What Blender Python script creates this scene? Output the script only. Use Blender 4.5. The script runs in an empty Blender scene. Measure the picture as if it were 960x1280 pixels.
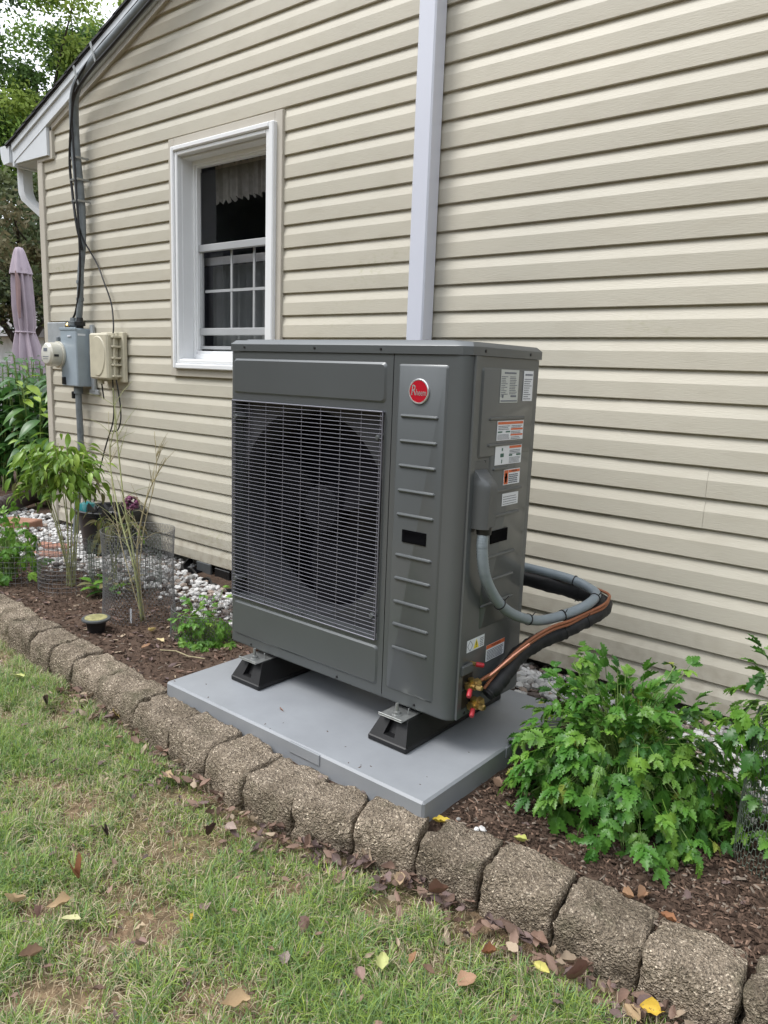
import bpy, math, random
import numpy as np
from mathutils import Vector, Matrix, noise
R = math.radians
sc = bpy.context.scene
col = sc.collection
rnd = random.Random(7)

# ------------------------------------------------------------------ camera
cam_d = bpy.data.cameras.new('camera'); cam = bpy.data.objects.new('camera', cam_d); col.objects.link(cam)
cr = Vector((0.77052961, 0.63637134, 0.03627165)); cu = Vector((-0.14263559, 0.11668425, 0.98287328)); cf = Vector((-0.62124006, 0.76250659, -0.18067787))
cam.matrix_world = Matrix(((cr.x, cu.x, -cf.x, 0), (cr.y, cu.y, -cf.y, 0), (cr.z, cu.z, -cf.z, 1.2), (0, 0, 0, 1)))
cam_d.sensor_fit = 'VERTICAL'; cam_d.sensor_height = 36; cam_d.lens = 36 * 950 / 1280
cam_d.clip_start = 0.02; cam_d.clip_end = 2000
sc.camera = cam
sc.render.resolution_x, sc.render.resolution_y = 768, 1024
sc.view_settings.view_transform = 'Standard'; sc.view_settings.look = 'None'
sc.view_settings.exposure = 0.96; sc.view_settings.gamma = 1
sc.cycles.max_bounces = 7; sc.cycles.transparent_max_bounces = 12

# ------------------------------------------------------------------ sky and sun (bright thin overcast)
SUN = Vector((-0.42, -0.52, 0.95)).normalized()      # towards the sun
elev = math.asin(SUN.z); azim = math.atan2(SUN.x, SUN.y)
w = bpy.data.worlds.new('World'); sc.world = w; w.use_nodes = True
nt = w.node_tree; nt.nodes.clear()
out = nt.nodes.new('ShaderNodeOutputWorld'); bg = nt.nodes.new('ShaderNodeBackground')
sky = nt.nodes.new('ShaderNodeTexSky'); sky.sky_type = 'NISHITA'; sky.sun_disc = False
sky.sun_elevation = elev; sky.sun_rotation = azim; sky.air_density = 1.0; sky.dust_density = 2.0
tc = nt.nodes.new('ShaderNodeTexCoord'); mp = nt.nodes.new('ShaderNodeMapping'); mp.inputs['Scale'].default_value = (1.5, 1.5, 3.5)
nz = nt.nodes.new('ShaderNodeTexNoise'); nz.inputs['Scale'].default_value = 2.2; nz.inputs['Detail'].default_value = 6
rmp = nt.nodes.new('ShaderNodeValToRGB'); rmp.color_ramp.elements[0].position = 0.22; rmp.color_ramp.elements[1].position = 0.55
rmp.color_ramp.elements[0].color = (0.55, 0.55, 0.55, 1); rmp.color_ramp.elements[1].color = (1, 1, 1, 1)
mx = nt.nodes.new('ShaderNodeMixRGB'); mx.inputs['Color2'].default_value = (9.6, 10.0, 10.7, 1)
nt.links.new(tc.outputs['Generated'], mp.inputs['Vector']); nt.links.new(mp.outputs['Vector'], nz.inputs['Vector'])
nt.links.new(nz.outputs['Fac'], rmp.inputs['Fac']); nt.links.new(rmp.outputs['Color'], mx.inputs['Fac'])
nt.links.new(sky.outputs['Color'], mx.inputs['Color1']); nt.links.new(mx.outputs['Color'], bg.inputs['Color'])
bg.inputs['Strength'].default_value = 0.10
nt.links.new(bg.outputs['Background'], out.inputs['Surface'])
sl = bpy.data.lights.new('sun', 'SUN'); so = bpy.data.objects.new('sun', sl); col.objects.link(so)
sl.energy = 1.5; sl.angle = R(24); sl.color = (1.0, 0.975, 0.94)
so.rotation_euler = SUN.to_track_quat('Z', 'Y').to_euler(); so.location = (0, 0, 8)

# ------------------------------------------------------------------ materials
def new_mat(name):
    m = bpy.data.materials.new(name); m.use_nodes = True
    n = m.node_tree; return m, n, n.nodes['Principled BSDF']
def mat(name, c, rough=0.5, metal=0.0, var=0.12, nscale=6.0, bump=0.0, bscale=200.0, stretch=(1, 1, 1), spec=0.5, c2=None, bdist=0.002, transl=0.0, coat=0.0, per_object=0.0):
    """base colour broken up by noise towards c2 (default: darker c), fine bump"""
    m, n, b = new_mat(name)
    if c2 is None: c2 = tuple(x * (1 - var * 2) for x in c)
    t = n.nodes.new('ShaderNodeTexCoord'); mpn = n.nodes.new('ShaderNodeMapping'); mpn.inputs['Scale'].default_value = stretch
    n.links.new(t.outputs['Object'], mpn.inputs['Vector'])
    nz = n.nodes.new('ShaderNodeTexNoise'); nz.inputs['Scale'].default_value = nscale; nz.inputs['Detail'].default_value = 6; nz.inputs['Roughness'].default_value = 0.6
    n.links.new(mpn.outputs['Vector'], nz.inputs['Vector'])
    r = n.nodes.new('ShaderNodeValToRGB'); r.color_ramp.elements[0].position = 0.3; r.color_ramp.elements[1].position = 0.7
    r.color_ramp.elements[0].color = (*c, 1); r.color_ramp.elements[1].color = (*c2, 1)
    n.links.new(nz.outputs['Fac'], r.inputs['Fac'])
    last = r.outputs['Color']
    if per_object:
        oi = n.nodes.new('ShaderNodeObjectInfo'); hs = n.nodes.new('ShaderNodeHueSaturation')
        mr = n.nodes.new('ShaderNodeMapRange'); mr.inputs['To Min'].default_value = 1 - per_object; mr.inputs['To Max'].default_value = 1 + per_object
        n.links.new(oi.outputs['Random'], mr.inputs['Value']); n.links.new(mr.outputs['Result'], hs.inputs['Value'])
        mr2 = n.nodes.new('ShaderNodeMapRange'); mr2.inputs['To Min'].default_value = 0.5 + per_object * 0.06; mr2.inputs['To Max'].default_value = 0.5 - per_object * 0.06
        n.links.new(oi.outputs['Random'], mr2.inputs['Value']); n.links.new(mr2.outputs['Result'], hs.inputs['Hue'])
        n.links.new(last, hs.inputs['Color']); last = hs.outputs['Color']
    n.links.new(last, b.inputs['Base Color'])
    b.inputs['Roughness'].default_value = rough; b.inputs['Metallic'].default_value = metal
    b.inputs['Specular IOR Level'].default_value = spec
    if coat: b.inputs['Coat Weight'].default_value = coat; b.inputs['Coat Roughness'].default_value = 0.15
    if bump:
        nb = n.nodes.new('ShaderNodeTexNoise'); nb.inputs['Scale'].default_value = bscale; nb.inputs['Detail'].default_value = 4
        n.links.new(mpn.outputs['Vector'], nb.inputs['Vector'])
        bp = n.nodes.new('ShaderNodeBump'); bp.inputs['Strength'].default_value = bump; bp.inputs['Distance'].default_value = bdist
        n.links.new(nb.outputs['Fac'], bp.inputs['Height']); n.links.new(bp.outputs['Normal'], b.inputs['Normal'])
    if transl:
        tr = n.nodes.new('ShaderNodeBsdfTranslucent'); ms = n.nodes.new('ShaderNodeMixShader'); ms.inputs[0].default_value = transl
        n.links.new(last, tr.inputs['Color'])
        n.links.new(b.outputs[0], ms.inputs[1]); n.links.new(tr.outputs[0], ms.inputs[2]); n.links.new(ms.outputs[0], n.nodes['Material Output'].inputs['Surface'])
    return m

def siding_mat():
    m, n, b = new_mat('beige_vinyl'); L = n.links.new
    t = n.nodes.new('ShaderNodeTexCoord')
    def noi(scale, stretch, det=5):
        mpn = n.nodes.new('ShaderNodeMapping'); mpn.inputs['Scale'].default_value = stretch; L(t.outputs['Object'], mpn.inputs['Vector'])
        q = n.nodes.new('ShaderNodeTexNoise'); q.inputs['Scale'].default_value = scale; q.inputs['Detail'].default_value = det; L(mpn.outputs['Vector'], q.inputs['Vector']); return q
    def ramp(q, p0, p1, c0, c1):
        r = n.nodes.new('ShaderNodeValToRGB'); r.color_ramp.elements[0].position = p0; r.color_ramp.elements[1].position = p1
        r.color_ramp.elements[0].color = (*c0, 1); r.color_ramp.elements[1].color = (*c1, 1); L(q.outputs['Fac'], r.inputs['Fac']); return r
    base = ramp(noi(1.3, (1, 1, 1)), 0.35, 0.65, (0.522, 0.488, 0.405), (0.478, 0.452, 0.378))
    dirt = ramp(noi(7, (1, 1, 3), 8), 0.5, 0.78, (0, 0, 0), (1, 1, 1))
    m1 = n.nodes.new('ShaderNodeMixRGB'); m1.inputs['Color2'].default_value = (0.40, 0.365, 0.29, 1)
    k = n.nodes.new('ShaderNodeMath'); k.operation = 'MULTIPLY'; k.inputs[1].default_value = 0.35
    L(dirt.outputs['Color'], k.inputs[0]); L(k.outputs[0], m1.inputs['Fac']); L(base.outputs['Color'], m1.inputs['Color1'])
    # green mildew: sparse patches
    a = ramp(noi(1.1, (1, 1, 2.5), 3), 0.60, 0.72, (0, 0, 0), (1, 1, 1)); c = ramp(noi(38, (1, 1, 1.5), 6), 0.52, 0.7, (0, 0, 0), (1, 1, 1))
    k2 = n.nodes.new('ShaderNodeMath'); k2.operation = 'MULTIPLY'; L(a.outputs['Color'], k2.inputs[0]); L(c.outputs['Color'], k2.inputs[1])
    k3 = n.nodes.new('ShaderNodeMath'); k3.operation = 'MULTIPLY'; k3.inputs[1].default_value = 0.45; L(k2.outputs[0], k3.inputs[0])
    m2 = n.nodes.new('ShaderNodeMixRGB'); m2.inputs['Color2'].default_value = (0.30, 0.31, 0.14, 1)
    L(k3.outputs[0], m2.inputs['Fac']); L(m1.outputs['Color'], m2.inputs['Color1'])
    sx = n.nodes.new('ShaderNodeSeparateXYZ'); L(t.outputs['Object'], sx.inputs[0])
    mr = n.nodes.new('ShaderNodeMapRange'); mr.inputs['From Min'].default_value = .02; mr.inputs['From Max'].default_value = .36; mr.inputs['To Min'].default_value = .62; mr.inputs['To Max'].default_value = 0; L(sx.outputs['Z'], mr.inputs['Value'])
    sp_ = ramp(noi(22, (1, 1, 1), 8), 0.42, 0.72, (0, 0, 0), (1, 1, 1)); k5 = n.nodes.new('ShaderNodeMath'); k5.operation = 'MULTIPLY'; L(mr.outputs['Result'], k5.inputs[0]); L(sp_.outputs['Color'], k5.inputs[1])
    m3 = n.nodes.new('ShaderNodeMixRGB'); m3.inputs['Color2'].default_value = (0.27, 0.22, 0.16, 1); L(k5.outputs[0], m3.inputs['Fac']); L(m2.outputs['Color'], m3.inputs['Color1'])
    oi = n.nodes.new('ShaderNodeObjectInfo'); hs = n.nodes.new('ShaderNodeHueSaturation'); mo = n.nodes.new('ShaderNodeMapRange'); mo.inputs['To Min'].default_value = .965; mo.inputs['To Max'].default_value = 1.035
    L(oi.outputs['Random'], mo.inputs['Value']); L(mo.outputs['Result'], hs.inputs['Value']); L(m3.outputs['Color'], hs.inputs['Color']); L(hs.outputs['Color'], b.inputs['Base Color'])
    b.inputs['Roughness'].default_value = 0.48; b.inputs['Specular IOR Level'].default_value = 0.35
    g = noi(30, (1.2, 1.2, 9), 5)
    bp = n.nodes.new('ShaderNodeBump'); bp.inputs['Strength'].default_value = 0.35; bp.inputs['Distance'].default_value = 0.0020
    L(g.outputs['Fac'], bp.inputs['Height']); L(bp.outputs['Normal'], b.inputs['Normal'])
    return m

def stone_mat():
    m, n, b = new_mat('rough_concrete_block'); L = n.links.new
    t = n.nodes.new('ShaderNodeTexCoord')
    def noi(scale, det=5):
        q = n.nodes.new('ShaderNodeTexNoise'); q.inputs['Scale'].default_value = scale; q.inputs['Detail'].default_value = det; L(t.outputs['Object'], q.inputs['Vector']); return q
    v = n.nodes.new('ShaderNodeTexVoronoi'); v.inputs['Scale'].default_value = 260; L(t.outputs['Object'], v.inputs['Vector'])
    r = n.nodes.new('ShaderNodeValToRGB'); e = r.color_ramp.elements
    e[0].position = 0.0; e[0].color = (0.11, 0.092, 0.074, 1); e[1].position = 1.0; e[1].color = (0.58, 0.51, 0.42, 1)
    for p, c in ((0.3, (0.215, 0.18, 0.143)), (0.62, (0.30, 0.255, 0.205)), (0.86, (0.16, 0.135, 0.11))):
        q = e.new(p); q.color = (*c, 1)
    sp = n.nodes.new('ShaderNodeSeparateColor'); L(v.outputs['Color'], sp.inputs[0]); L(sp.outputs[0], r.inputs['Fac'])
    ra = n.nodes.new('ShaderNodeValToRGB'); ra.color_ramp.elements[0].position = 0.35; ra.color_ramp.elements[1].position = 0.7
    ra.color_ramp.elements[0].color = (1.52, 1.47, 1.39, 1); ra.color_ramp.elements[1].color = (0.86, 0.82, 0.74, 1); L(noi(14, 6).outputs['Fac'], ra.inputs['Fac'])
    mm = n.nodes.new('ShaderNodeMixRGB'); mm.blend_type = 'MULTIPLY'; mm.inputs['Fac'].default_value = 1
    L(r.outputs['Color'], mm.inputs['Color1']); L(ra.outputs['Color'], mm.inputs['Color2']); oi = n.nodes.new('ShaderNodeObjectInfo'); hs = n.nodes.new('ShaderNodeHueSaturation'); mo = n.nodes.new('ShaderNodeMapRange'); mo.inputs['To Min'].default_value = .84; mo.inputs['To Max'].default_value = 1.16
    L(oi.outputs['Random'], mo.inputs['Value']); L(mo.outputs['Result'], hs.inputs['Value']); L(mm.outputs['Color'], hs.inputs['Color'])
    ms_ = n.nodes.new('ShaderNodeMixRGB'); ms_.inputs['Color2'].default_value = (0.10, 0.10, 0.055, 1); rm = n.nodes.new('ShaderNodeValToRGB'); rm.color_ramp.elements[0].position = .56; rm.color_ramp.elements[1].position = .74
    L(noi(9, 8).outputs['Fac'], rm.inputs['Fac']); k6 = n.nodes.new('ShaderNodeMath'); k6.operation = 'MULTIPLY'; k6.inputs[1].default_value = .6; L(rm.outputs['Color'], k6.inputs[0]); L(k6.outputs[0], ms_.inputs['Fac']); L(hs.outputs['Color'], ms_.inputs['Color1']); L(ms_.outputs['Color'], b.inputs['Base Color'])
    b.inputs['Roughness'].default_value = 0.95; b.inputs['Specular IOR Level'].default_value = 0.2
    ad = n.nodes.new('ShaderNodeMath'); ad.operation = 'ADD'; nf = noi(120, 10)
    mu = n.nodes.new('ShaderNodeMath'); mu.operation = 'MULTIPLY'; mu.inputs[1].default_value = 3.6; L(nf.outputs['Fac'], mu.inputs[0])
    L(mu.outputs[0], ad.inputs[0]); L(v.outputs['Distance'], ad.inputs[1])
    bp = n.nodes.new('ShaderNodeBump'); bp.inputs['Strength'].default_value = 1.0; bp.inputs['Distance'].default_value = 0.006
    L(ad.outputs[0], bp.inputs['Height']); L(bp.outputs['Normal'], b.inputs['Normal'])
    return m

def tint_mat(name, rough=0.6, transl=0.0, spec=0.3, bump=0.0):
    """colour comes from the per-face attribute 'tint' (the thing's own colour)"""
    m, n, b = new_mat(name)
    a = n.nodes.new('ShaderNodeAttribute'); a.attribute_name = 'tint'
    n.links.new(a.outputs['Color'], b.inputs['Base Color']); b.inputs['Roughness'].default_value = rough; b.inputs['Specular IOR Level'].default_value = spec
    if bump:
        t = n.nodes.new('ShaderNodeTexCoord'); nb = n.nodes.new('ShaderNodeTexNoise'); nb.inputs['Scale'].default_value = 220; n.links.new(t.outputs['Object'], nb.inputs['Vector'])
        bp = n.nodes.new('ShaderNodeBump'); bp.inputs['Strength'].default_value = bump; bp.inputs['Distance'].default_value = 0.002
        n.links.new(nb.outputs['Fac'], bp.inputs['Height']); n.links.new(bp.outputs['Normal'], b.inputs['Normal'])
    if transl:
        tr = n.nodes.new('ShaderNodeBsdfTranslucent'); ms = n.nodes.new('ShaderNodeMixShader'); ms.inputs[0].default_value = transl
        n.links.new(a.outputs['Color'], tr.inputs['Color'])
        n.links.new(b.outputs[0], ms.inputs[1]); n.links.new(tr.outputs[0], ms.inputs[2]); n.links.new(ms.outputs[0], n.nodes['Material Output'].inputs['Surface'])
    return m

def glass_mat():
    m, n, b = new_mat('window_glass')
    gl = n.nodes.new('ShaderNodeBsdfGlossy'); gl.inputs['Roughness'].default_value = 0.02
    tr = n.nodes.new('ShaderNodeBsdfTransparent'); tr.inputs['Color'].default_value = (0.80, 0.80, 0.81, 1)
    fr = n.nodes.new('ShaderNodeFresnel'); fr.inputs['IOR'].default_value = 1.5
    ms = n.nodes.new('ShaderNodeMixShader')
    gm = n.nodes.new('ShaderNodeNewGeometry'); k = n.nodes.new('ShaderNodeMath'); k.operation = 'SUBTRACT'; k.inputs[0].default_value = 1; n.links.new(gm.outputs['Backfacing'], k.inputs[1])
    k2 = n.nodes.new('ShaderNodeMath'); k2.operation = 'MULTIPLY'; n.links.new(k.outputs[0], k2.inputs[0]); n.links.new(fr.outputs[0], k2.inputs[1])
    n.links.new(k2.outputs[0], ms.inputs[0]); n.links.new(tr.outputs[0], ms.inputs[1]); n.links.new(gl.outputs[0], ms.inputs[2])
    n.links.new(ms.outputs[0], n.nodes['Material Output'].inputs['Surface'])
    return m

M = dict(
    siding=siding_mat(), stone=stone_mat(), glass=glass_mat(),
    trim=mat('beige_trim', (0.50, 0.465, 0.40), 0.45, var=0.04),
    white=mat('white_vinyl', (0.78, 0.79, 0.80), 0.35, var=0.03, nscale=3),
    alum=mat('white_aluminium', (0.68, 0.71, 0.74), 0.35, var=0.04, nscale=4),
    dspout=mat('painted_downspout', (0.60, 0.62, 0.70), 0.3, var=0.02, nscale=2, coat=0.3),
    soffit=mat('soffit_vinyl', (0.55, 0.56, 0.57), 0.5, var=0.05),
    shingle=mat('asphalt_shingle', (0.05, 0.05, 0.055), 0.9, var=0.25, nscale=30, bump=0.6, bscale=300),
    concrete=mat('foundation_concrete', (0.30, 0.28, 0.25), 0.9, var=0.2, nscale=8, bump=0.5, bscale=120),
    interior=mat('dark_room', (0.22, 0.23, 0.27), 0.9),
    curtain=mat('curtain_cloth', (0.34, 0.365, 0.36), 0.9, var=0.1, nscale=10, transl=0.3),
    lace=mat('lace_cloth', (0.66, 0.63, 0.58), 0.9, var=0.15, nscale=30, transl=0.3),
    screen=mat('window_screen_frame', (0.36, 0.37, 0.38), 0.5, var=0.05),
    hp=mat('charcoal_painted_steel', (0.098, 0.107, 0.111), 0.42, coat=0.35, metal=0.25, var=0.05, nscale=3, bump=0.04, bscale=700, bdist=0.0006, spec=0.6),
    hpd=mat('dark_grey_plastic', (0.085, 0.091, 0.094), 0.42, var=0.05),
    wire=mat('coated_grille_wire', (0.20, 0.20, 0.235), 0.38, metal=0.4, var=0.03, spec=0.7),
    black=mat('black_plastic', (0.012, 0.012, 0.013), 0.45, var=0.1),
    rubber=mat('black_rubber', (0.009, 0.009, 0.010), 0.5, var=0.2, nscale=20, bump=0.15, bscale=300),
    recess_shade=mat('recess_shade_black', (0.003, 0.003, 0.004), 0.8, spec=0.05), fanm=mat('black_fan_plastic', (0.008, 0.008, 0.011), 0.7, spec=0.15),
    shroud=mat('dark_grey_shroud', (0.040, 0.042, 0.048), 0.5, var=0.1),
    coil=mat('dark_coil_fins', (0.016, 0.016, 0.026), 0.5, var=0.2, nscale=40),
    zinc=mat('zinc_plated_steel', (0.42, 0.43, 0.42), 0.42, metal=0.8, var=0.15, nscale=40),
    pad=mat('grey_plastic_pad', (0.295, 0.31, 0.33), 0.42, var=0.10, nscale=4, bump=0.2, bscale=600, bdist=0.001, spec=0.45),
    conduit=mat('grey_liquidtight_conduit', (0.235, 0.275, 0.30), 0.42, var=0.08, nscale=30),
    foam=mat('black_pipe_insulation', (0.016, 0.016, 0.018), 0.62, var=0.15, nscale=60, bump=0.3, bscale=260),
    copper=mat('copper_pipe', (0.72, 0.33, 0.22), 0.35, metal=0.85, var=0.12, nscale=30),
    brown=mat('brown_thermostat_cable', (0.30, 0.105, 0.045), 0.5, var=0.1),
    brass=mat('brass_valve', (0.62, 0.43, 0.16), 0.3, metal=0.9, var=0.2, nscale=60),
    red=mat('red_plastic_cap', (0.42, 0.018, 0.03), 0.45, var=0.1),
    badge=mat('red_enamel', (0.42, 0.012, 0.025), 0.25, var=0.05),
    silver=mat('silver_trim', (0.75, 0.75, 0.76), 0.25, metal=0.7, var=0.02),
    paper=mat('label_paper', (0.70, 0.73, 0.78), 0.4, var=0.03),
    paperg=mat('grey_label_paper', (0.50, 0.53, 0.52), 0.4, var=0.05),
    ink=mat('label_ink', (0.16, 0.18, 0.22), 0.6), inkb=mat('black_ink', (0.02, 0.02, 0.02), 0.6),
    orange=mat('orange_print', (0.62, 0.13, 0.04), 0.45, var=0.04),
    yellow=mat('yellow_print', (0.75, 0.62, 0.04), 0.45, var=0.04),
    green_ink=mat('green_print', (0.05, 0.14, 0.11), 0.6),
    mgrey=mat('grey_meter_box', (0.32, 0.38, 0.43), 0.42, var=0.08, nscale=9, coat=0.2),
    mplate=mat('galvanised_plate', (0.42, 0.45, 0.47), 0.5, metal=0.2, var=0.12, nscale=12),
    meter=mat('meter_cover', (0.55, 0.53, 0.45), 0.25, var=0.04, coat=0.5),
    meterface=mat('meter_face', (0.62, 0.62, 0.57), 0.35, var=0.04),
    tbox=mat('aged_beige_box', (0.56, 0.52, 0.40), 0.5, var=0.1, nscale=9),
    pvc=mat('weathered_grey_conduit', (0.21, 0.235, 0.25), 0.5, var=0.22, nscale=14),
    cable=mat('black_cable', (0.014, 0.014, 0.016), 0.5, var=0.1),
    mulch_soil=mat('mulch_soil', (0.12, 0.082, 0.06), 0.95, nscale=26, c2=(0.055, 0.037, 0.028), bump=0.9, bscale=90, bdist=0.01, spec=0.15),
    brick=mat('red_paver_brick', (0.42, 0.21, 0.15), 0.9, var=0.2, nscale=14, bump=0.5, bscale=150, per_object=0.15),
    umbrella=mat('mauve_umbrella_cloth', (0.47, 0.395, 0.455), 0.85, var=0.1, nscale=5, transl=0.15),
    umb_in=mat('faded_brown_cloth', (0.27, 0.18, 0.18), 0.85, var=0.1),
    pole=mat('dark_metal_pole', (0.06, 0.06, 0.07), 0.5),
    galv=mat('galvanised_wire', (0.26, 0.26, 0.27), 0.5, metal=0.3, var=0.1),
    greenwire=mat('green_coated_wire', (0.15, 0.19, 0.15), 0.5, metal=0.2, var=0.1),
    parsley=mat('parsley_leaf', (0.18, 0.36, 0.052), 0.40, nscale=18, c2=(0.09, 0.235, 0.034), transl=0.33, per_object=0.35, spec=0.4),
    parsley_young=mat('young_parsley_leaf', (0.22, 0.42, 0.06), 0.45, nscale=18, c2=(0.09, 0.23, 0.03), transl=0.3, per_object=0.3),
    parsley_light=mat('pale_parsley_leaf', (0.24, 0.40, 0.07), 0.4, nscale=18, c2=(0.14, 0.29, 0.045), transl=0.33, per_object=0.25), parsley_dark=mat('old_parsley_leaf', (0.075, 0.19, 0.035), 0.4, nscale=18, c2=(0.05, 0.14, 0.03), transl=0.25, per_object=0.25), parsley_yellow=mat('yellowing_parsley_leaf', (0.42, 0.44, 0.09), 0.5, nscale=20, c2=(0.20, 0.30, 0.05), transl=0.3),  # paler yellowish, dark and yellowing leaf variants, mixed at random
    stem=mat('green_stem', (0.22, 0.33, 0.09), 0.5, var=0.15, nscale=20, transl=0.1),
    bigleaf=mat('shrub_leaf', (0.11, 0.235, 0.045), 0.35, nscale=6, c2=(0.07, 0.165, 0.04), transl=0.25, per_object=0.3, spec=0.5),
    topleaf=mat('young_shrub_leaf', (0.34, 0.46, 0.06), 0.38, nscale=6, c2=(0.22, 0.37, 0.05), transl=0.3, per_object=0.3),
    basil=mat('pepper_leaf', (0.27, 0.41, 0.06), 0.42, nscale=14, c2=(0.14, 0.26, 0.04), transl=0.28, per_object=0.35),
    dryleaf=mat('wilted_leaf', (0.24, 0.25, 0.10), 0.6, nscale=14, c2=(0.16, 0.12, 0.06), transl=0.2, per_object=0.3),
    woody=mat('straw_stem', (0.44, 0.38, 0.22), 0.7, var=0.2, nscale=30),
    greenstalk=mat('pale_green_stalk', (0.36, 0.38, 0.17), 0.6, var=0.2, nscale=20),
    bark=mat('tree_bark', (0.07, 0.055, 0.045), 0.95, var=0.3, nscale=6, bump=0.6, bscale=20, bdist=0.02),
    tint=tint_mat('dry_leaf', 0.7, transl=0.12, bump=0.2), grass=tint_mat('grass_blade', 0.5, transl=0.3, spec=0.35),
    chips=tint_mat('mulch_chip', 0.9, spec=0.15), pebble=tint_mat('white_pebble', 0.6, spec=0.3), crown=tint_mat('tree_leaf', 0.55, transl=0.3),
    farroof=mat('far_grey_shingle', (0.16, 0.15, 0.145), 0.9, var=0.2, nscale=3), farwall=mat('far_white_wall', (0.6, 0.63, 0.66), 0.7),
    solar=mat('solar_lamp_panel', (0.50, 0.47, 0.22), 0.3, var=0.3, nscale=60, coat=0.4),
    teal=mat('teal_glazed_ball', (0.03, 0.20, 0.21), 0.2, var=0.2, nscale=20), plum=mat('purple_flower_head', (0.22, 0.06, 0.14), 0.6, var=0.3, nscale=60),
)

# ------------------------------------------------------------------ mesh helpers
def root_loc(o):
    v = Vector((0, 0, 0))
    while o is not None: v += o.location; o = o.parent
    return v
def tag(o, label=None, cat=None, group=None, kind=None):
    if label: o['label'] = label
    if cat: o['category'] = cat
    if group: o['group'] = group
    if kind: o['kind'] = kind
    return o
def empty(name, loc, label, cat, group=None):
    o = bpy.data.objects.new(name, None); o.empty_display_size = 0.05; col.objects.link(o); o.location = loc
    return tag(o, label, cat, group)
class MB:
    def __init__(s): s.v = []; s.f = []; s.t = []
    def add(s, vs, fs, tint=None):
        b = len(s.v); s.v.extend([tuple(v) for v in vs]); s.f.extend([tuple(b + i for i in f) for f in fs])
        if tint is not None: s.t.extend([tint] * len(fs))
        return s
    def box(s, x0, x1, y0, y1, z0, z1):
        return s.add([(x0, y0, z0), (x1, y0, z0), (x1, y1, z0), (x0, y1, z0), (x0, y0, z1), (x1, y0, z1), (x1, y1, z1), (x0, y1, z1)],
                     [(0, 3, 2, 1), (4, 5, 6, 7), (0, 1, 5, 4), (1, 2, 6, 5), (2, 3, 7, 6), (3, 0, 4, 7)])
    def bbox(s, x0, x1, y0, y1, z0, z1, b=0.003):
        """box with chamfered edges"""
        X = (x0, x1); Y = (y0, y1); Z = (z0, z1); vs = []; idx = {}
        for i in (0, 1):
            for j in (0, 1):
                for k in (0, 1):
                    sx, sy, sz = (1, -1)[i], (1, -1)[j], (1, -1)[k]
                    for a in range(3):
                        p = [X[i], Y[j], Z[k]]
                        for c in range(3):
                            if c != a: p[c] += (sx, sy, sz)[c] * b
                        idx[i, j, k, a] = len(vs); vs.append(p)
        fs = []
        for a in range(3):
            o = [c for c in range(3) if c != a]
            for e in (0, 1):
                q = []
                for u, v in ((0, 0), (1, 0), (1, 1), (0, 1)):
                    t = [0, 0, 0]; t[a] = e; t[o[0]] = u; t[o[1]] = v; q.append(idx[(*t, a)])
                fs.append(q)
            for u in (0, 1):
                for v in (0, 1):
                    t0 = [0, 0, 0]; t0[o[0]] = u; t0[o[1]] = v; t1 = list(t0); t1[a] = 1
                    fs.append([idx[(*t0, o[0])], idx[(*t0, o[1])], idx[(*t1, o[1])], idx[(*t1, o[0])]])
        for i in (0, 1):
            for j in (0, 1):
                for k in (0, 1): fs.append([idx[i, j, k, 0], idx[i, j, k, 1], idx[i, j, k, 2]])
        s.add(vs, fs); s.fix = True
        return s
    def tube(s, pts, r, n=8, caps=True, tint=None):
        pts = [Vector(p) for p in pts]; rs = r if isinstance(r, (list, tuple)) else [r] * len(pts)
        vs = []; fs = []; up = None
        for i, p in enumerate(pts):
            d = (pts[min(i + 1, len(pts) - 1)] - pts[max(i - 1, 0)]).normalized()
            if up is None: up = d.orthogonal().normalized()
            up = (up - d * up.dot(d)).normalized(); sd = d.cross(up)
            for k in range(n):
                a = 2 * math.pi * k / n; vs.append(p + (up * math.cos(a) + sd * math.sin(a)) * rs[i])
        for i in range(len(pts) - 1):
            for k in range(n):
                fs.append((i * n + k, i * n + (k + 1) % n, (i + 1) * n + (k + 1) % n, (i + 1) * n + k))
        if caps: fs.append(tuple(range(n))[::-1]); fs.append(tuple((len(pts) - 1) * n + k for k in range(n)))
        return s.add(vs, fs, tint)
    def prism(s, poly, ext):
        """closed 3D polygon extruded by vector ext"""
        n = len(poly); e = Vector(ext); vs = [Vector(p) for p in poly] + [Vector(p) + e for p in poly]
        return s.add(vs, [tuple(range(n))[::-1], tuple(range(n, 2 * n))] + [(i, (i + 1) % n, n + (i + 1) % n, n + i) for i in range(n)])
    def plate(s, o, U, V, N, out2, h, bev, inset_base=0.0):
        """raised plate: outline out2 in (u,v), height h along N, edges sloping in by bev (scaled about the centre)"""
        o, U, V, N = map(Vector, (o, U, V, N)); n = len(out2)
        cu_ = (max(p[0] for p in out2) + min(p[0] for p in out2)) / 2; cv_ = (max(p[1] for p in out2) + min(p[1] for p in out2)) / 2
        hu = max(p[0] for p in out2) - cu_; hv = max(p[1] for p in out2) - cv_
        def P(u, v, b, hh):
            return o + U * (cu_ + (u - cu_) * (hu - b) / hu) + V * (cv_ + (v - cv_) * (hv - b) / hv) + N * hh
        L0 = [P(u, v, 0, -inset_base) for u, v in out2]; L1 = [P(u, v, bev, h) for u, v in out2]
        return s.add(L0 + L1, [(i, (i + 1) % n, n + (i + 1) % n, n + i) for i in range(n)] + [tuple(range(n, 2 * n))])
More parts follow.
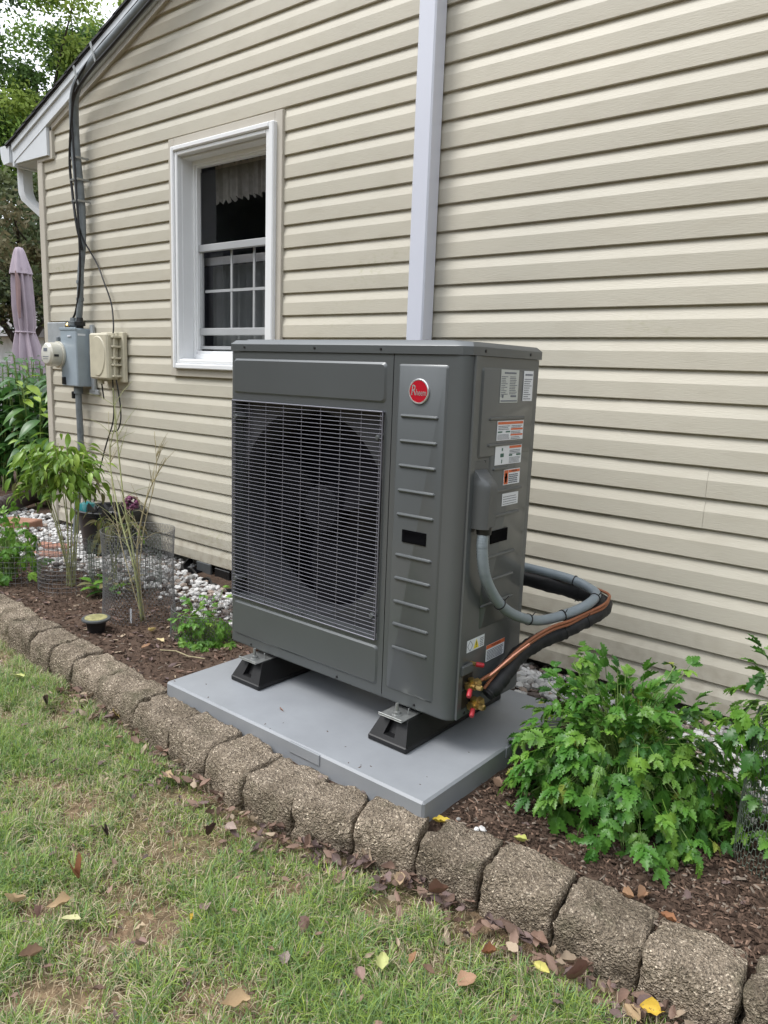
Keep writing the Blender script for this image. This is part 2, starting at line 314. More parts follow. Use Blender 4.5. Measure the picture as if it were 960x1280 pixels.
    def lathe(s, o, axis, prof, n=24, caps=True):
        """prof: (radius, distance along axis)"""
        o = Vector(o); a = Vector(axis).normalized(); u = a.orthogonal().normalized(); v = a.cross(u); m = len(prof)
        vs = [o + a * t + (u * math.cos(2 * math.pi * k / n) + v * math.sin(2 * math.pi * k / n)) * r for r, t in prof for k in range(n)]
        fs = [(i * n + k, i * n + (k + 1) % n, (i + 1) * n + (k + 1) % n, (i + 1) * n + k) for i in range(m - 1) for k in range(n)]
        if caps: fs += [tuple(range(n))[::-1], tuple((m - 1) * n + k for k in range(n))]
        return s.add(vs, fs)
    def mesh(s, name, off=Vector((0, 0, 0)), m=None, smooth=35):
        me = bpy.data.meshes.new(name)
        v = np.array(s.v, dtype=np.float64) - np.array(off)
        me.from_pydata(v.tolist(), [], s.f); me.update()
        if m is not None: me.materials.append(m)
        if s.t and len(s.t) == len(s.f):
            at = me.attributes.new('tint', 'FLOAT_COLOR', 'FACE')
            c = np.ones((len(s.t), 4)); c[:, :3] = np.array(s.t); at.data.foreach_set('color', c.ravel())
        if getattr(s, 'fix', False):
            import bmesh
            bm = bmesh.new(); bm.from_mesh(me); bmesh.ops.recalc_face_normals(bm, faces=bm.faces); bm.to_mesh(me); bm.free()
        if smooth:
            me.polygons.foreach_set('use_smooth', [True] * len(me.polygons))
            if smooth < 180: me.set_sharp_from_angle(angle=R(smooth))
        return me
    def build(s, name, m, parent=None, smooth=35):
        off = root_loc(parent) if parent is not None else Vector((0, 0, 0))
        o = bpy.data.objects.new(name, s.mesh(name, off, M[m] if isinstance(m, str) else m, smooth)); col.objects.link(o)
        if parent is not None: o.parent = parent
        return o
    def thing(s, name, m, loc, label, cat, group=None, smooth=35, kind=None):
        o = bpy.data.objects.new(name, s.mesh(name, Vector(loc), M[m] if isinstance(m, str) else m, smooth)); col.objects.link(o); o.location = loc
        return tag(o, label, cat, group, kind)
def rrect(u0, u1, v0, v1, r, n=4):
    pts = []
    for cx, cy, a0 in ((u1 - r, v0 + r, -90), (u1 - r, v1 - r, 0), (u0 + r, v1 - r, 90), (u0 + r, v0 + r, 180)):
        for k in range(n + 1):
            a = R(a0 + 90 * k / n); pts.append((cx + r * math.cos(a), cy + r * math.sin(a)))
    return pts
def spline(pts, n=8):
    """Catmull-Rom through pts"""
    P = [Vector(p) for p in pts]; P = [2 * P[0] - P[1]] + P + [2 * P[-1] - P[-2]]; o = []
    for i in range(1, len(P) - 2):
        for k in range(n):
            t = k / n; a, b, c, d = P[i - 1:i + 3]
            o.append(0.5 * ((2 * b) + (c - a) * t + (2 * a - 5 * b + 4 * c - d) * t * t + (3 * b - a - 3 * c + d) * t ** 3))
    o.append(P[-2]); return o
def text_mesh(name, body, size, o, U, V, m, parent, extrude=0.0006, shear=0.0, align='CENTER', N=None):
    fc = bpy.data.curves.new(name + '_font', 'FONT'); fc.body = body; fc.size = size; fc.extrude = extrude; fc.shear = shear; fc.align_x = align; fc.align_y = 'CENTER'; fc.resolution_u = 3
    tmp = bpy.data.objects.new('tmp_text', fc); me = bpy.data.meshes.new_from_object(tmp); bpy.data.objects.remove(tmp); bpy.data.curves.remove(fc)
    U = Vector(U); V = Vector(V); Nn = U.cross(V); off = Vector(o) - root_loc(parent)
    for v in me.vertices: v.co = off + U * v.co.x + V * v.co.y + Nn * v.co.z
    me.name = name; me.materials.clear(); me.materials.append(M[m]); ob = bpy.data.objects.new(name, me); col.objects.link(ob); ob.parent = parent
    return ob

# ------------------------------------------------------------------ ground
def interp(x, tbl):
    return float(np.interp(x, [a for a, _ in tbl], [b for _, b in tbl]))
FRONT = [(-4.6, 1.46), (-3.6, 1.42), (-3.12, 1.385), (-2.92, 1.376), (-2.557, 1.358), (-2.342, 1.338), (-2.077, 1.31), (-1.858, 1.289), (-1.655, 1.274), (-1.476, 1.253), (-1.286, 1.257), (-1.115, 1.309), (-0.951, 1.348), (-0.781, 1.361), (-0.602, 1.363), (-0.413, 1.364), (-0.232, 1.38), (0.2, 1.40), (1.4, 1.42)]
def yf(x): return interp(x, FRONT)

def soil_mat():
    m, n, b = new_mat('lawn_soil'); L = n.links.new
    t = n.nodes.new('ShaderNodeTexCoord')
    def noi(s, d=6):
        q = n.nodes.new('ShaderNodeTexNoise'); q.inputs['Scale'].default_value = s; q.inputs['Detail'].default_value = d; L(t.outputs['Object'], q.inputs['Vector']); return q
    r = n.nodes.new('ShaderNodeValToRGB'); r.color_ramp.elements[0].position = 0.35; r.color_ramp.elements[1].position = 0.68
    r.color_ramp.elements[0].color = (0.12, 0.085, 0.055, 1); r.color_ramp.elements[1].color = (0.32, 0.215, 0.14, 1)
    L(noi(35).outputs['Fac'], r.inputs['Fac'])
    r2 = n.nodes.new('ShaderNodeValToRGB'); r2.color_ramp.elements[0].position = 0.4; r2.color_ramp.elements[1].position = 0.6; L(noi(2.2).outputs['Fac'], r2.inputs['Fac'])
    mm = n.nodes.new('ShaderNodeMixRGB'); mm.inputs['Color1'].default_value = (0.075, 0.09, 0.035, 1)
    k = n.nodes.new('ShaderNodeMath'); k.operation = 'MULTIPLY_ADD'; k.inputs[1].default_value = 0.45; k.inputs[2].default_value = 0.5; L(r2.outputs['Color'], k.inputs[0])
    L(k.outputs[0], mm.inputs['Fac']); L(r.outputs['Color'], mm.inputs['Color2']); oi = n.nodes.new('ShaderNodeObjectInfo'); hs = n.nodes.new('ShaderNodeHueSaturation'); mo = n.nodes.new('ShaderNodeMapRange'); mo.inputs['To Min'].default_value = .84; mo.inputs['To Max'].default_value = 1.16
    L(oi.outputs['Random'], mo.inputs['Value']); L(mo.outputs['Result'], hs.inputs['Value']); L(mm.outputs['Color'], hs.inputs['Color'])
    ms_ = n.nodes.new('ShaderNodeMixRGB'); ms_.inputs['Color2'].default_value = (0.10, 0.10, 0.055, 1); rm = n.nodes.new('ShaderNodeValToRGB'); rm.color_ramp.elements[0].position = .56; rm.color_ramp.elements[1].position = .74
    L(noi(9, 8).outputs['Fac'], rm.inputs['Fac']); k6 = n.nodes.new('ShaderNodeMath'); k6.operation = 'MULTIPLY'; k6.inputs[1].default_value = .6; L(rm.outputs['Color'], k6.inputs[0]); L(k6.outputs[0], ms_.inputs['Fac']); L(hs.outputs['Color'], ms_.inputs['Color1']); L(ms_.outputs['Color'], b.inputs['Base Color'])
    b.inputs['Roughness'].default_value = 0.95; b.inputs['Specular IOR Level'].default_value = 0.1
    bp = n.nodes.new('ShaderNodeBump'); bp.inputs['Distance'].default_value = 0.01; L(noi(120).outputs['Fac'], bp.inputs['Height']); L(bp.outputs['Normal'], b.inputs['Normal'])
    return m
g = MB(); xs = [-600, -60, -12] + list(np.arange(-5, 2.01, 0.05)) + [12, 60, 600]; ys = [-600, -60, -8] + list(np.arange(-0.5, 1.7, 0.05)) + [12, 60, 600]
gz = lambda x, y: 0.008 * noise.noise(Vector((x * 3, y * 3, 1))) if (-5 < x < 2 and -0.5 < y < 1.7) else 0.0
g.add([(x, y, gz(x, y)) for y in ys for x in xs], [(j * len(xs) + i, j * len(xs) + i + 1, (j + 1) * len(xs) + i + 1, (j + 1) * len(xs) + i) for j in range(len(ys) - 1) for i in range(len(xs) - 1)])
lawn = g.build('ground', soil_mat(), smooth=180); lawn['kind'] = 'structure'

def bed_z(x, y):
    return 0.096 - (.028 * min(1, max(0, (y - 2.35) / .15)) if x > -5.1 else 0) + 0.010 * noise.noise(Vector((x * 4, y * 4, 3))) + 0.006 * noise.noise(Vector((x * 18, y * 18, 9))) + 0.003 * noise.noise(Vector((x * 60, y * 60, 5)))
b = MB(); xs = list(np.arange(-8, 2.0, 0.025)); nj = 66
for j in range(nj):
    for x in xs:
        y0 = yf(x) + 0.07
        y = y0 + (2.62 - y0) * j / 55 if j <= 55 else 2.62 + (j - 55) * 0.25
        b.v.append((x, y, bed_z(x, y) if j else 0.02))
b.f = [(j * len(xs) + i, j * len(xs) + i + 1, (j + 1) * len(xs) + i + 1, (j + 1) * len(xs) + i) for j in range(nj - 1) for i in range(len(xs) - 1)]
bed = b.build('garden_bed_soil', 'mulch_soil', smooth=180); bed['kind'] = 'structure'

# ------------------------------------------------------------------ house
house = empty('house', (-0.9, 2.55, 0.1), 'beige clapboard house gable wall with white rake trim behind the heat pump', 'house')
WB, CP = 0.126, 0.1016; XC = -4.995; APX = -0.9
def rake(x): return 2.59 + 0.352 * ((x if x < APX else 2 * APX - x) + 4.81)
zap = rake(APX)
# sheathing with the window opening
wx0, wx1, wz0, wz1 = -3.526, -2.842, 1.228, 2.262
s = MB(); yS = 2.566
XR = 2 * APX - XC
s.add([(XC, yS, .135), (wx0, yS, .135), (wx0, yS, wz0), (wx1, yS, wz0), (wx1, yS, .135), (XR, yS, .135),
       (XR, yS, rake(XC) + .06), (APX, yS, zap + .06), (wx1, yS, rake(wx1)), (wx0, yS, rake(wx0)), (XC, yS, rake(XC) + .06), (wx0, yS, wz1), (wx1, yS, wz1)],
      [(0, 1, 9, 10), (1, 4, 3, 2), (11, 12, 8, 9), (4, 5, 6, 7, 8)])
s.box(XC + .001, XC + .01, yS + .002, 9.5, .10, rake(XC)); s.box(XR - .01, XR - .001, yS + .002, 9.5, .10, rake(XC))
s.add([(XC, 9.5, .1), (XR, 9.5, .1), (XR, 9.5, rake(XC)), (APX, 9.5, zap), (XC, 9.5, rake(XC))], [(4, 3, 2, 1, 0)])
s.build('wall', 'trim', house)
s = MB(); s.box(XC + .04, XR - .04, 2.635, 2.80, -.1, .20); s.build('foundation', 'concrete', house)
def course(mb, x0, x1, zb, dy=0.0):
    prof = [(2.561, zb + .008), (2.5605, zb + .001), (2.5495, zb), (2.5478, zb + .002), (2.5475, zb + .030), (2.5475, zb + .0570), (2.5483, zb + .0595), (2.5562, zb + .0850), (2.5600, zb + .0955), (2.5605, zb + CP + .006)]
    n = len(prof); m_ = max(2, int((x1 - x0) / .22) + 1); vs = []
    for k in range(m_ + 1):
        x = x0 + (x1 - x0) * k / m_
        for i, (y, z) in enumerate(prof):
            wv = noise.noise(Vector((x * 1.7, zb * 5, 2))) * .0011 + noise.noise(Vector((x * 6, zb * 9, 4))) * .0004
            vs.append((x, y + dy + (wv if 2 <= i <= 6 else wv * .3), z + (noise.noise(Vector((x * 1.1, zb * 7, 6))) * .0010 if 1 <= i <= 6 else 0)))
    e0 = len(vs); vs += [(x0, 2.563, zb + .1), (x0, 2.563, zb + .004), (x1, 2.563, zb + .1), (x1, 2.563, zb + .004)]
    mb.add(vs, [(k * n + i + 1, k * n + i, (k + 1) * n + i, (k + 1) * n + i + 1) for k in range(m_) for i in range(n - 1)] + [tuple(range(1, n)) + (e0, e0 + 1), tuple(m_ * n + i for i in range(n - 1, 0, -1)) + (e0 + 3, e0 + 2)])
jr = random.Random(3)
for pk in range(0, 38, 2):
    zb = WB + pk * CP
    xl = XC + .04 if zb < 2.40 else max(-4.80, (zb - .03 - 2.59) / .352 - 4.81)
    xr_ = min(XR - .04, 2 * APX - xl)
    if xl > APX - .1: continue
    runs = [(xl, xr_)]
    if zb + 2 * CP > 1.15 and zb < 2.33: runs = [(xl, -3.603), (-2.742, xr_)]
    for a, c in runs:
        cuts = [a]
        if a > -3.9 and a < 0 or (c - a) > 3:
            j0 = {8: -1.05, 6: -0.755}.get(pk, None)
            j0 = jr.uniform(0.2, 2.4) if j0 is None else j0
            cuts += [q for q in (j0, j0 - 3.75 if j0 - 3.75 < -4.0 or pk in (2, 14) else None) if q is not None and a + .3 < q < c - .3]
        cuts = sorted(cuts) + [c]
        for i in range(len(cuts) - 1):
            mb = MB()
            for k in (0, 1):
                zz = zb + k * CP
                xa, xb = cuts[i], cuts[i + 1]
                if i == 0 and zb > 2.40: xa = max(-4.80, (zz - .03 - 2.59) / .352 - 4.81)
                if zz > zap - .12: continue
                if xb == xr_ and zb > 2.40: xb = 2 * APX - max(-4.80, (zz - .03 - 2.59) / .352 - 4.81)
                course(mb, xa - (.02 if i == 0 else 0), xb + (.02 if i < len(cuts) - 2 else 0), zz, -.0016 * (i % 2))
            if mb.v: mb.build('siding_panel', 'siding', house, smooth=6)
# corner post, starter, rake trims
s = MB(); s.bbox(XC - .004, XC + .048, 2.534, 2.562, .116, 2.44, .003); s.bbox(XC - .018, XC - .002, 2.536, 2.62, .116, 2.44, .003); s.build('corner_trim', 'trim', house)
s = MB()
def slope_strip(mb, x0, x1, a, c, y0, y1):
    """strip following the rake between offsets a..c above the J line, on both slopes"""
    for sg in (0, 1):
        X0, X1 = (x0, APX) if not sg else (2 * APX - x0, APX)
        mb.prism([(X0, y0, rake(x0) + a), (X1, y0, zap + a), (X1, y0, zap + c), (X0, y0, rake(x0) + c)], (0, y1 - y0, 0)); mb.fix = True
slope_strip(s, -4.83, 0, 0.0, .033, 2.532, 2.556)
s.box(-4.838, -4.81, 2.532, 2.556, 2.432, rake(-4.82) + .02); s.box(XC + .0, -4.812, 2.531, 2.555, 2.425, 2.446)
s.build('trim_channel', 'trim', house)
s = MB(); slope_strip(s, -5.27, 0, .034, .112, 2.512, 2.55)
s.build('rake_board', 'alum', house)
s = MB(); slope_strip(s, -5.27, 0, .104, .142, 2.500, 2.52); s.build('rake_moulding', 'alum', house)
s = MB(); s.prism([(-5.262, 2.516, 2.452), (-4.842, 2.516, 2.446), (-4.842, 2.516, rake(-4.842) + .036), (-5.235, 2.516, rake(-5.235) + .036)], (0, .03, 0)); s.fix = True
s.build('eave_return', 'alum', house)
s = MB(); s.box(-5.27, XC, 2.53, 9.5, 2.445, 2.452); s.build('soffit', 'soffit', house)
s = MB(); s.bbox(-5.295, -5.272, 2.514, 9.5, 2.435, 2.56, .002); s.build('fascia', 'alum', house)
rf = MB()
for sg in (1, -1):
    fx = (lambda x: x) if sg == 1 else (lambda x: 2 * APX - x)
    nrow = 34; x0 = -5.33
    L_ = (APX - x0) / nrow
    for i in range(nrow):
        a = x0 + i * L_; c = a + L_ + .03
        za, zc = rake(a) + .160 + .005, rake(min(c, APX)) + .160
        rf.add([(fx(a), 2.486, za), (fx(min(c, APX)), 2.486, zc), (fx(min(c, APX)), 9.6, zc), (fx(a), 9.6, za), (fx(a), 2.486, za - .012), (fx(min(c, APX)), 2.486, zc - .014), (fx(a), 9.6, za - .012)],
               [(0, 1, 2, 3) if sg == 1 else (3, 2, 1, 0), (4, 5, 1, 0), (4, 0, 3, 6)])
    rf.prism([(fx(x0), 2.494, rake(x0) + .143), (fx(APX), 2.494, zap + .143), (fx(APX), 2.494, zap + .157), (fx(x0), 2.494, rake(x0) + .157)], (0, 7.1, 0))
rf.fix = True; rf.build('roof', 'shingle', house)
# gutter and rear downspout at the left eave
gt = MB()
pr = [(x + .088, z - .045) for x, z in ((-5.388, 2.615), (-5.388, 2.505), (-5.47, 2.50), (-5.50, 2.54), (-5.512, 2.60), (-5.505, 2.615), (-5.498, 2.60), (-5.462, 2.512), (-5.395, 2.515), (-5.395, 2.615))]
gt.prism([(x, 2.50, z) for x, z in pr], (0, 7.0, 0)); gt.prism([(x, 2.497, z) for x, z in pr[:6]], (0, .004, 0)); gt.fix = True
gt.build('gutter', 'alum', house)
def rect_tube(mb, pts, wx, wy):
    vs = []
    for p in pts: vs += [(p[0] - wx, p[1] - wy, p[2]), (p[0] + wx, p[1] - wy, p[2]), (p[0] + wx, p[1] + wy, p[2]), (p[0] - wx, p[1] + wy, p[2])]
    fs = [(4 * i + k, 4 * i + (k + 1) % 4, 4 * i + 4 + (k + 1) % 4, 4 * i + 4 + k) for i in range(len(pts) - 1) for k in range(4)]
    mb.add(vs, fs); mb.fix = True
d = MB(); rect_tube(d, [(-5.35, 2.62, 2.48), (-5.35, 2.62, 2.36), (-5.345, 2.62, 2.30), (-5.32, 2.625, 2.25), (-5.10, 2.68, 2.09), (-5.065, 2.69, 2.04), (-5.06, 2.69, .3)], .04, .032)
d.build('rear_downspout', 'alum', house)

# window (a part of the house)
win = bpy.data.objects.new('window', None); col.objects.link(win); win.parent = house; win.location = Vector((-3.2, 2.55, 1.2)) - house.location
s = MB()
def frame(mb, x0, x1, z0, z1, w_, y0, y1, bev=.003, wb=None, wt=None, wl=None):
    wb = wb or w_; wt = wt or w_; wl = wl or w_
    mb.bbox(x0, x0 + wl, y0, y1, z0, z1, bev); mb.bbox(x1 - w_, x1, y0, y1, z0, z1, bev)
    mb.bbox(x0 + wl, x1 - w_, y0, y1, z0, z0 + wb, bev); mb.bbox(x0 + wl, x1 - w_, y0, y1, z1 - wt, z1, bev)
frame(s, -3.568, -2.778, 1.180, 2.307, .033, 2.512, 2.566, .005, wb=.027, wt=.025, wl=.023); frame(s, -3.545, -2.811, 1.207, 2.282, .030, 2.524, 2.566, .004, wb=.022, wt=.021, wl=.020)
s.build('casing', 'white', win)
s = MB(); frame(s, -3.612, -2.742, 1.140, 2.352, .050, 2.535, 2.563, .002); s.build('window_trim', 'trim', win)
s = MB()   # jamb liner, reaching back to the inner frame
s.box(-3.528, -3.522, 2.556, 2.66, 1.23, 2.258); s.box(-2.845, -2.839, 2.556, 2.66, 1.23, 2.258); s.box(-3.522, -2.845, 2.556, 2.66, 2.252, 2.258); s.box(-3.522, -2.845, 2.54, 2.66, 1.225, 1.234)
s.build('jamb', 'white', win)
s = MB(); frame(s, -3.521, -2.846, 1.234, 2.252, .015, 2.618, 2.66, .003, wb=.030, wt=.020); frame(s, -3.506, -2.861, 1.264, 2.232, .009, 2.628, 2.66, .002, wb=.014, wt=.012)
s.build('frame', 'white', win)
s = MB(); s.bbox(-3.497, -2.862, 2.635, 2.66, 1.795, 1.832, .003); s.bbox(-3.497, -2.862, 2.640, 2.662, 1.362, 1.400, .003); s.bbox(-3.497, -2.862, 2.645, 2.66, 1.288, 1.305, .002)
s.bbox(-3.497, -3.480, 2.646, 2.662, 1.30, 1.80, .002); s.build('sash', 'screen', win)
s = MB()
for x in (-3.262, -3.085): s.box(x - .007, x + .007, 2.668, 2.674, 1.40, 1.80)
s.box(-3.48, -2.862, 2.667, 2.6745, 1.588, 1.602); s.build('muntin', 'screen', win)
s = MB(); s.box(-3.497, -2.862, 2.676, 2.679, 1.40, 1.80); s.build('pane', 'glass', win)
s = MB(); s.box(-3.497, -2.862, 2.653, 2.656, 1.832, 2.20); s.build('pane', 'glass', win)
cur = MB(); nx = 60
vs = []; fs = []
for i in range(nx + 1):
    x = -3.45 + .60 * i / nx; y = 2.715 + .012 * math.sin(i * 1.3) + .006 * math.sin(i * 2.9)
    zb_ = 2.04 + .025 * (abs(math.sin(i * .62))) + .012 * rnd.random()
    vs += [(x, y, 2.24), (x, y + .004, zb_)]
fs = [(2 * i, 2 * i + 1, 2 * i + 3, 2 * i + 2) for i in range(nx)]
cur.add(vs, fs); o = cur.build('valance', 'lace', win, smooth=0)
cur = MB(); vs = []
for i in range(nx + 1):
    x = -3.53 + .68 * i / nx; y = 2.76 + .018 * math.sin(i * 1.1) + .008 * math.sin(i * 2.3)
    vs += [(x, y, 1.74), (x, y, 1.25)]
cur.add(vs, fs); cur.build('curtain', 'curtain', win, smooth=180)
s = MB(); s.box(-3.55, -2.8, 2.70, 2.712, 1.735, 1.775); s.build('curtain_rod', 'white', win)
s = MB(); s.add([(-3.7, 2.70, .9), (-2.6, 2.70, .9), (-2.6, 4.6, .9), (-3.7, 4.6, .9), (-3.7, 2.70, 2.4), (-2.6, 2.70, 2.4), (-2.6, 4.6, 2.4), (-3.7, 4.6, 2.4)],
                [(0, 1, 2, 3), (4, 7, 6, 5), (1, 5, 6, 2), (2, 6, 7, 3), (3, 7, 4, 0)]); s.build('room', 'interior', win, smooth=0)

# square downspout on the gable wall
ds = empty('downspout', (-1.89, 2.51, .1), 'long pale grey square downspout running down the siding behind the heat pump', 'downspout')
s = MB(); s.bbox(-1.934, -1.852, 2.468, 2.541, .17, 3.62, .006); s.build('pipe', 'dspout', ds)
for z in (2.9, .6): s = MB(); s.bbox(-1.952, -1.834, 2.4655, 2.5445, z, z + .022, .002); s.build('strap', 'dspout', ds)

# ------------------------------------------------------------------ electric service on the wall
mb_ = empty('electric_meter_box', (-4.55, 2.53, 1.2), 'blue grey electric meter box with round glass meter on the siding near the house corner', 'meter box')
s = MB(); s.bbox(-4.635, -4.444, 2.444, 2.541, 1.045, 1.395, .006); s.bbox(-4.640, -4.440, 2.440, 2.4445, 1.385, 1.400, .001); s.build('housing', 'mgrey', mb_)
s = MB(); s.bbox(-4.86, -4.637, 2.480, 2.540, 1.20, 1.435, .004); s.build('side_housing', 'mplate', mb_)
s = MB(); s.bbox(-4.43, -4.395, 2.525, 2.5415, 1.02, 1.42, .002); s.bbox(-4.46, -4.36, 2.528, 2.5415, 1.0, 1.03, .002); s.build('mounting_plate', 'mplate', mb_)
s = MB(); s.lathe((-4.650, 2.442, 1.305 - .07), (0, -1, 0), [(.082, 0), (.082, .012), (.074, .014), (.074, .05), (.071, .075), (.058, .086)], 32); mt = s.build('meter', 'meter', mb_)
s = MB(); s.lathe((-4.650, 2.356, 1.235), (0, -1, 0), [(.056, 0), (.054, .001)], 32); s.build('meter_face', 'meterface', mt)
s = MB(); s.box(-4.673, -4.628, 2.3535, 2.3548, 1.252, 1.272); s.box(-4.685, -4.615, 2.3535, 2.3548, 1.218, 1.222); s.box(-4.68, -4.62, 2.3535, 2.3548, 1.205, 1.208); s.build('meter_display', 'ink', mt)
s = MB(); s.box(-4.5778, -4.5735, 2.372, 2.40, 1.222, 1.236); s.build('meter_label', 'inkb', mt)
s = MB(); s.bbox(-4.54, -4.50, 2.4385, 2.4415, 1.345, 1.352, .0005); s.box(-4.4435, -4.4425, 2.455, 2.505, 1.352, 1.364); s.build('warning_strip', 'paper', mb_)
s = MB(); s.bbox(-4.725, -4.70, 2.462, 2.481, 1.30, 1.345, .003); s.build('latch', 'pvc', mb_)
s = MB(); s.bbox(-4.60, -4.58, 2.425, 2.445, 1.055, 1.10, .003); s.build('latch', 'black', mb_)
for x, r_ in ((-4.545, .03), (-4.475, .026)):
    s = MB(); s.lathe((x, 2.49, 1.39), (0, 0, 1), [(r_ * .8, 0), (r_ * .8, .02), (r_ * 1.25, .022), (r_ * 1.25, .045), (r_ * .8, .048), (r_ * .7, .07)], 12); s.build('conduit_fitting', 'pvc' if x < -4.5 else 'black', mb_)
s = MB(); s.lathe((-4.61, 2.49, 1.395), (0, 0, 1), [(.02, 0), (.022, .02), (.012, .035)], 10); s.build('cable_connector', 'brass', mb_)
s = MB(); s.tube(spline([(-4.53, 2.495, 1.05), (-4.532, 2.495, .95), (-4.535, 2.50, .7), (-4.56, 2.50, .45), (-4.60, 2.50, .30), (-4.60, 2.48, .10)]), .020, 12); s.lathe((-4.53, 2.495, 1.00), (0, 0, 1), [(.028, 0), (.028, .045)], 12); s.build('lower_conduit', 'pvc', mb_, smooth=50)
for dx in (-.09, -.055):
    s = MB(); s.tube(spline([(-4.53 + dx, 2.52, 1.05), (-4.525 + dx, 2.54, .8), (-4.53 + dx, 2.54, .5), (-4.55 + dx, 2.53, .11)]), .0025, 6); s.build('ground_wire', 'woody' if dx < -.08 else 'pvc', mb_)
s = MB(); s.bbox(-4.628, -4.604, 2.50, 2.52, .965, 1.01, .003); s.build('seal_tag', 'black', mb_)

up = empty('service_conduit', (-4.5, 2.5, 1.4), 'grey service conduit curving from the rake trim down to the meter box', 'conduit')
pts = spline([(-4.50, 2.495, 1.43), (-4.475, 2.495, 1.545), (-4.463, 2.50, 1.728), (-4.437, 2.505, 1.91), (-4.445, 2.50, 2.18), (-4.455, 2.49, 2.405), (-4.452, 2.485, 2.58), (-4.41, 2.47, 2.695), (-4.31, 2.455, 2.765), (-4.16, 2.455, 2.822), (-3.90, 2.455, 2.912), (-3.60, 2.455, 3.015), (-3.0, 2.455, 3.23), (-2.0, 2.455, 3.58), (APX, 2.455, 3.95)])
s = MB(); s.tube(pts, [.019 + (.008 if p.z > 2.1 else .008 * max(0, (p.z - 1.9) / .2)) for p in pts], 14); s.build('conduit', 'pvc', up, smooth=60)
for z in (1.66, 1.56): s = MB(); s.lathe((-4.467 if z > 1.6 else -4.475, 2.4965, z), (0, 0, 1), [(.023, 0), (.023, .018)], 14); s.build('coupling', 'pvc', up)
for z, x in ((2.36, -4.452), (2.12, -4.443), (2.24, -4.447)):
    s = MB(); s.bbox(x - .045, x + .04, 2.466, 2.472, z, z + .012, .001); s.bbox(x - .045, x - .038, 2.47, 2.545, z, z + .012, .001); s.bbox(x + .034, x + .04, 2.47, 2.545, z, z + .012, .001); s.build('strap', 'zinc', up)
for c_ in ((-4.30, 2.765), (-4.12, 2.845)):
    s = MB(); s.prism([(c_[0] - .03, 2.418, c_[1] + .05), (c_[0] - .018, 2.418, c_[1] + .055), (c_[0] + .03, 2.418, c_[1] - .05), (c_[0] + .018, 2.418, c_[1] - .055)], (0, .005, 0)); s.fix = True; s.build('strap', 'zinc', up)
bc = empty('overhead_cable', (-4.4, 2.47, 1.5), 'thin black cables strapped along the rake trim and down beside the grey conduit', 'cable')
for k, P_ in enumerate(([(APX, 2.47, 4.0), (-2.5, 2.47, 3.44), (-3.6, 2.47, 3.06), (-3.95, 2.46, 2.94), (-4.12, 2.445, 2.865), (-4.30, 2.42, 2.73), (-4.41, 2.45, 2.60), (-4.425, 2.46, 2.4), (-4.42, 2.465, 2.2), (-4.415, 2.47, 1.95), (-4.43, 2.475, 1.7), (-4.50, 2.48, 1.50), (-4.60, 2.485, 1.42)],
                        [(APX, 2.44, 3.95), (-3.0, 2.44, 3.19), (-3.9, 2.44, 2.87), (-4.15, 2.43, 2.77), (-4.35, 2.44, 2.68), (-4.42, 2.45, 2.55), (-4.49, 2.47, 2.35), (-4.485, 2.475, 2.2), (-4.44, 2.47, 2.0), (-4.42, 2.49, 1.85)],
                        [(APX, 2.485, 4.05), (-3.4, 2.485, 3.17), (-4.05, 2.485, 2.94), (-4.13, 2.46, 2.87)])):
    s = MB(); s.tube(spline(P_), (.0065, .008, .004)[k], 8); s.build('cable', 'cable', bc, smooth=60)
s = MB(); s.tube(spline([(-4.43, 2.48, 1.98), (-4.41, 2.50, 1.90), (-4.33, 2.53, 1.773), (-4.24, 2.52, 1.66), (-4.17, 2.52, 1.538), (-4.12, 2.50, 1.42), (-4.11, 2.49, 1.36)]), .0045, 8); s.build('cable', 'cable', bc, smooth=60)

tb = empty('utility_box', (-4.16, 2.52, 1.25), 'cream plastic telephone utility box right of the meter box on the siding', 'utility box')
s = MB(); s.bbox(-4.29, -4.045, 2.515, 2.541, 1.085, 1.375, .004); s.build('back_plate', 'tbox', tb)
s = MB(); s.bbox(-4.285, -4.09, 2.435, 2.515, 1.10, 1.365, .010); s.plate((0, 2.4352, 0), (1, 0, 0), (0, 0, 1), (0, -1, 0), [(-4.19 + .085 * math.cos(t), (1.25 + .10 * math.sin(t)) if math.sin(t) > 0 else 1.25 + .135 * math.sin(t)) for t in [2 * math.pi * k / 24 for k in range(24)]], .005, .006); s.fix = True; s.build('cover', 'tbox', tb)
s = MB(); s.tube([(-4.079, 2.475, 1.11), (-4.079, 2.475, 1.36)], .007, 8)
for z in (1.12, 1.185, 1.225, 1.29, 1.345): s.bbox(-4.09, -4.067, 2.46, 2.515, z - .006, z + .006, .002)
s.fix = True; s.build('hinge', 'tbox', tb)
s = MB(); s.tube([(-4.24, 2.48, 1.10), (-4.24, 2.48, 1.07)], .02, 10); s.build('cable_gland', 'tbox', tb)
for P_ in ([(-4.235, 2.48, 1.09), (-4.23, 2.49, .98)], [(-4.13, 2.49, 1.10), (-4.14, 2.50, .98), (-4.17, 2.51, .85), (-4.24, 2.50, .70), (-4.33, 2.49, .48), (-4.37, 2.47, .26), (-4.36, 2.44, .12)],
           [(-4.09, 2.49, 1.10), (-4.075, 2.50, .98), (-4.085, 2.51, .87), (-4.14, 2.52, .80), (-4.20, 2.52, .79)]):
    s = MB(); s.tube(spline(P_) if len(P_) > 2 else P_, .0042, 6); s.build('cable', 'cable', tb, smooth=60)

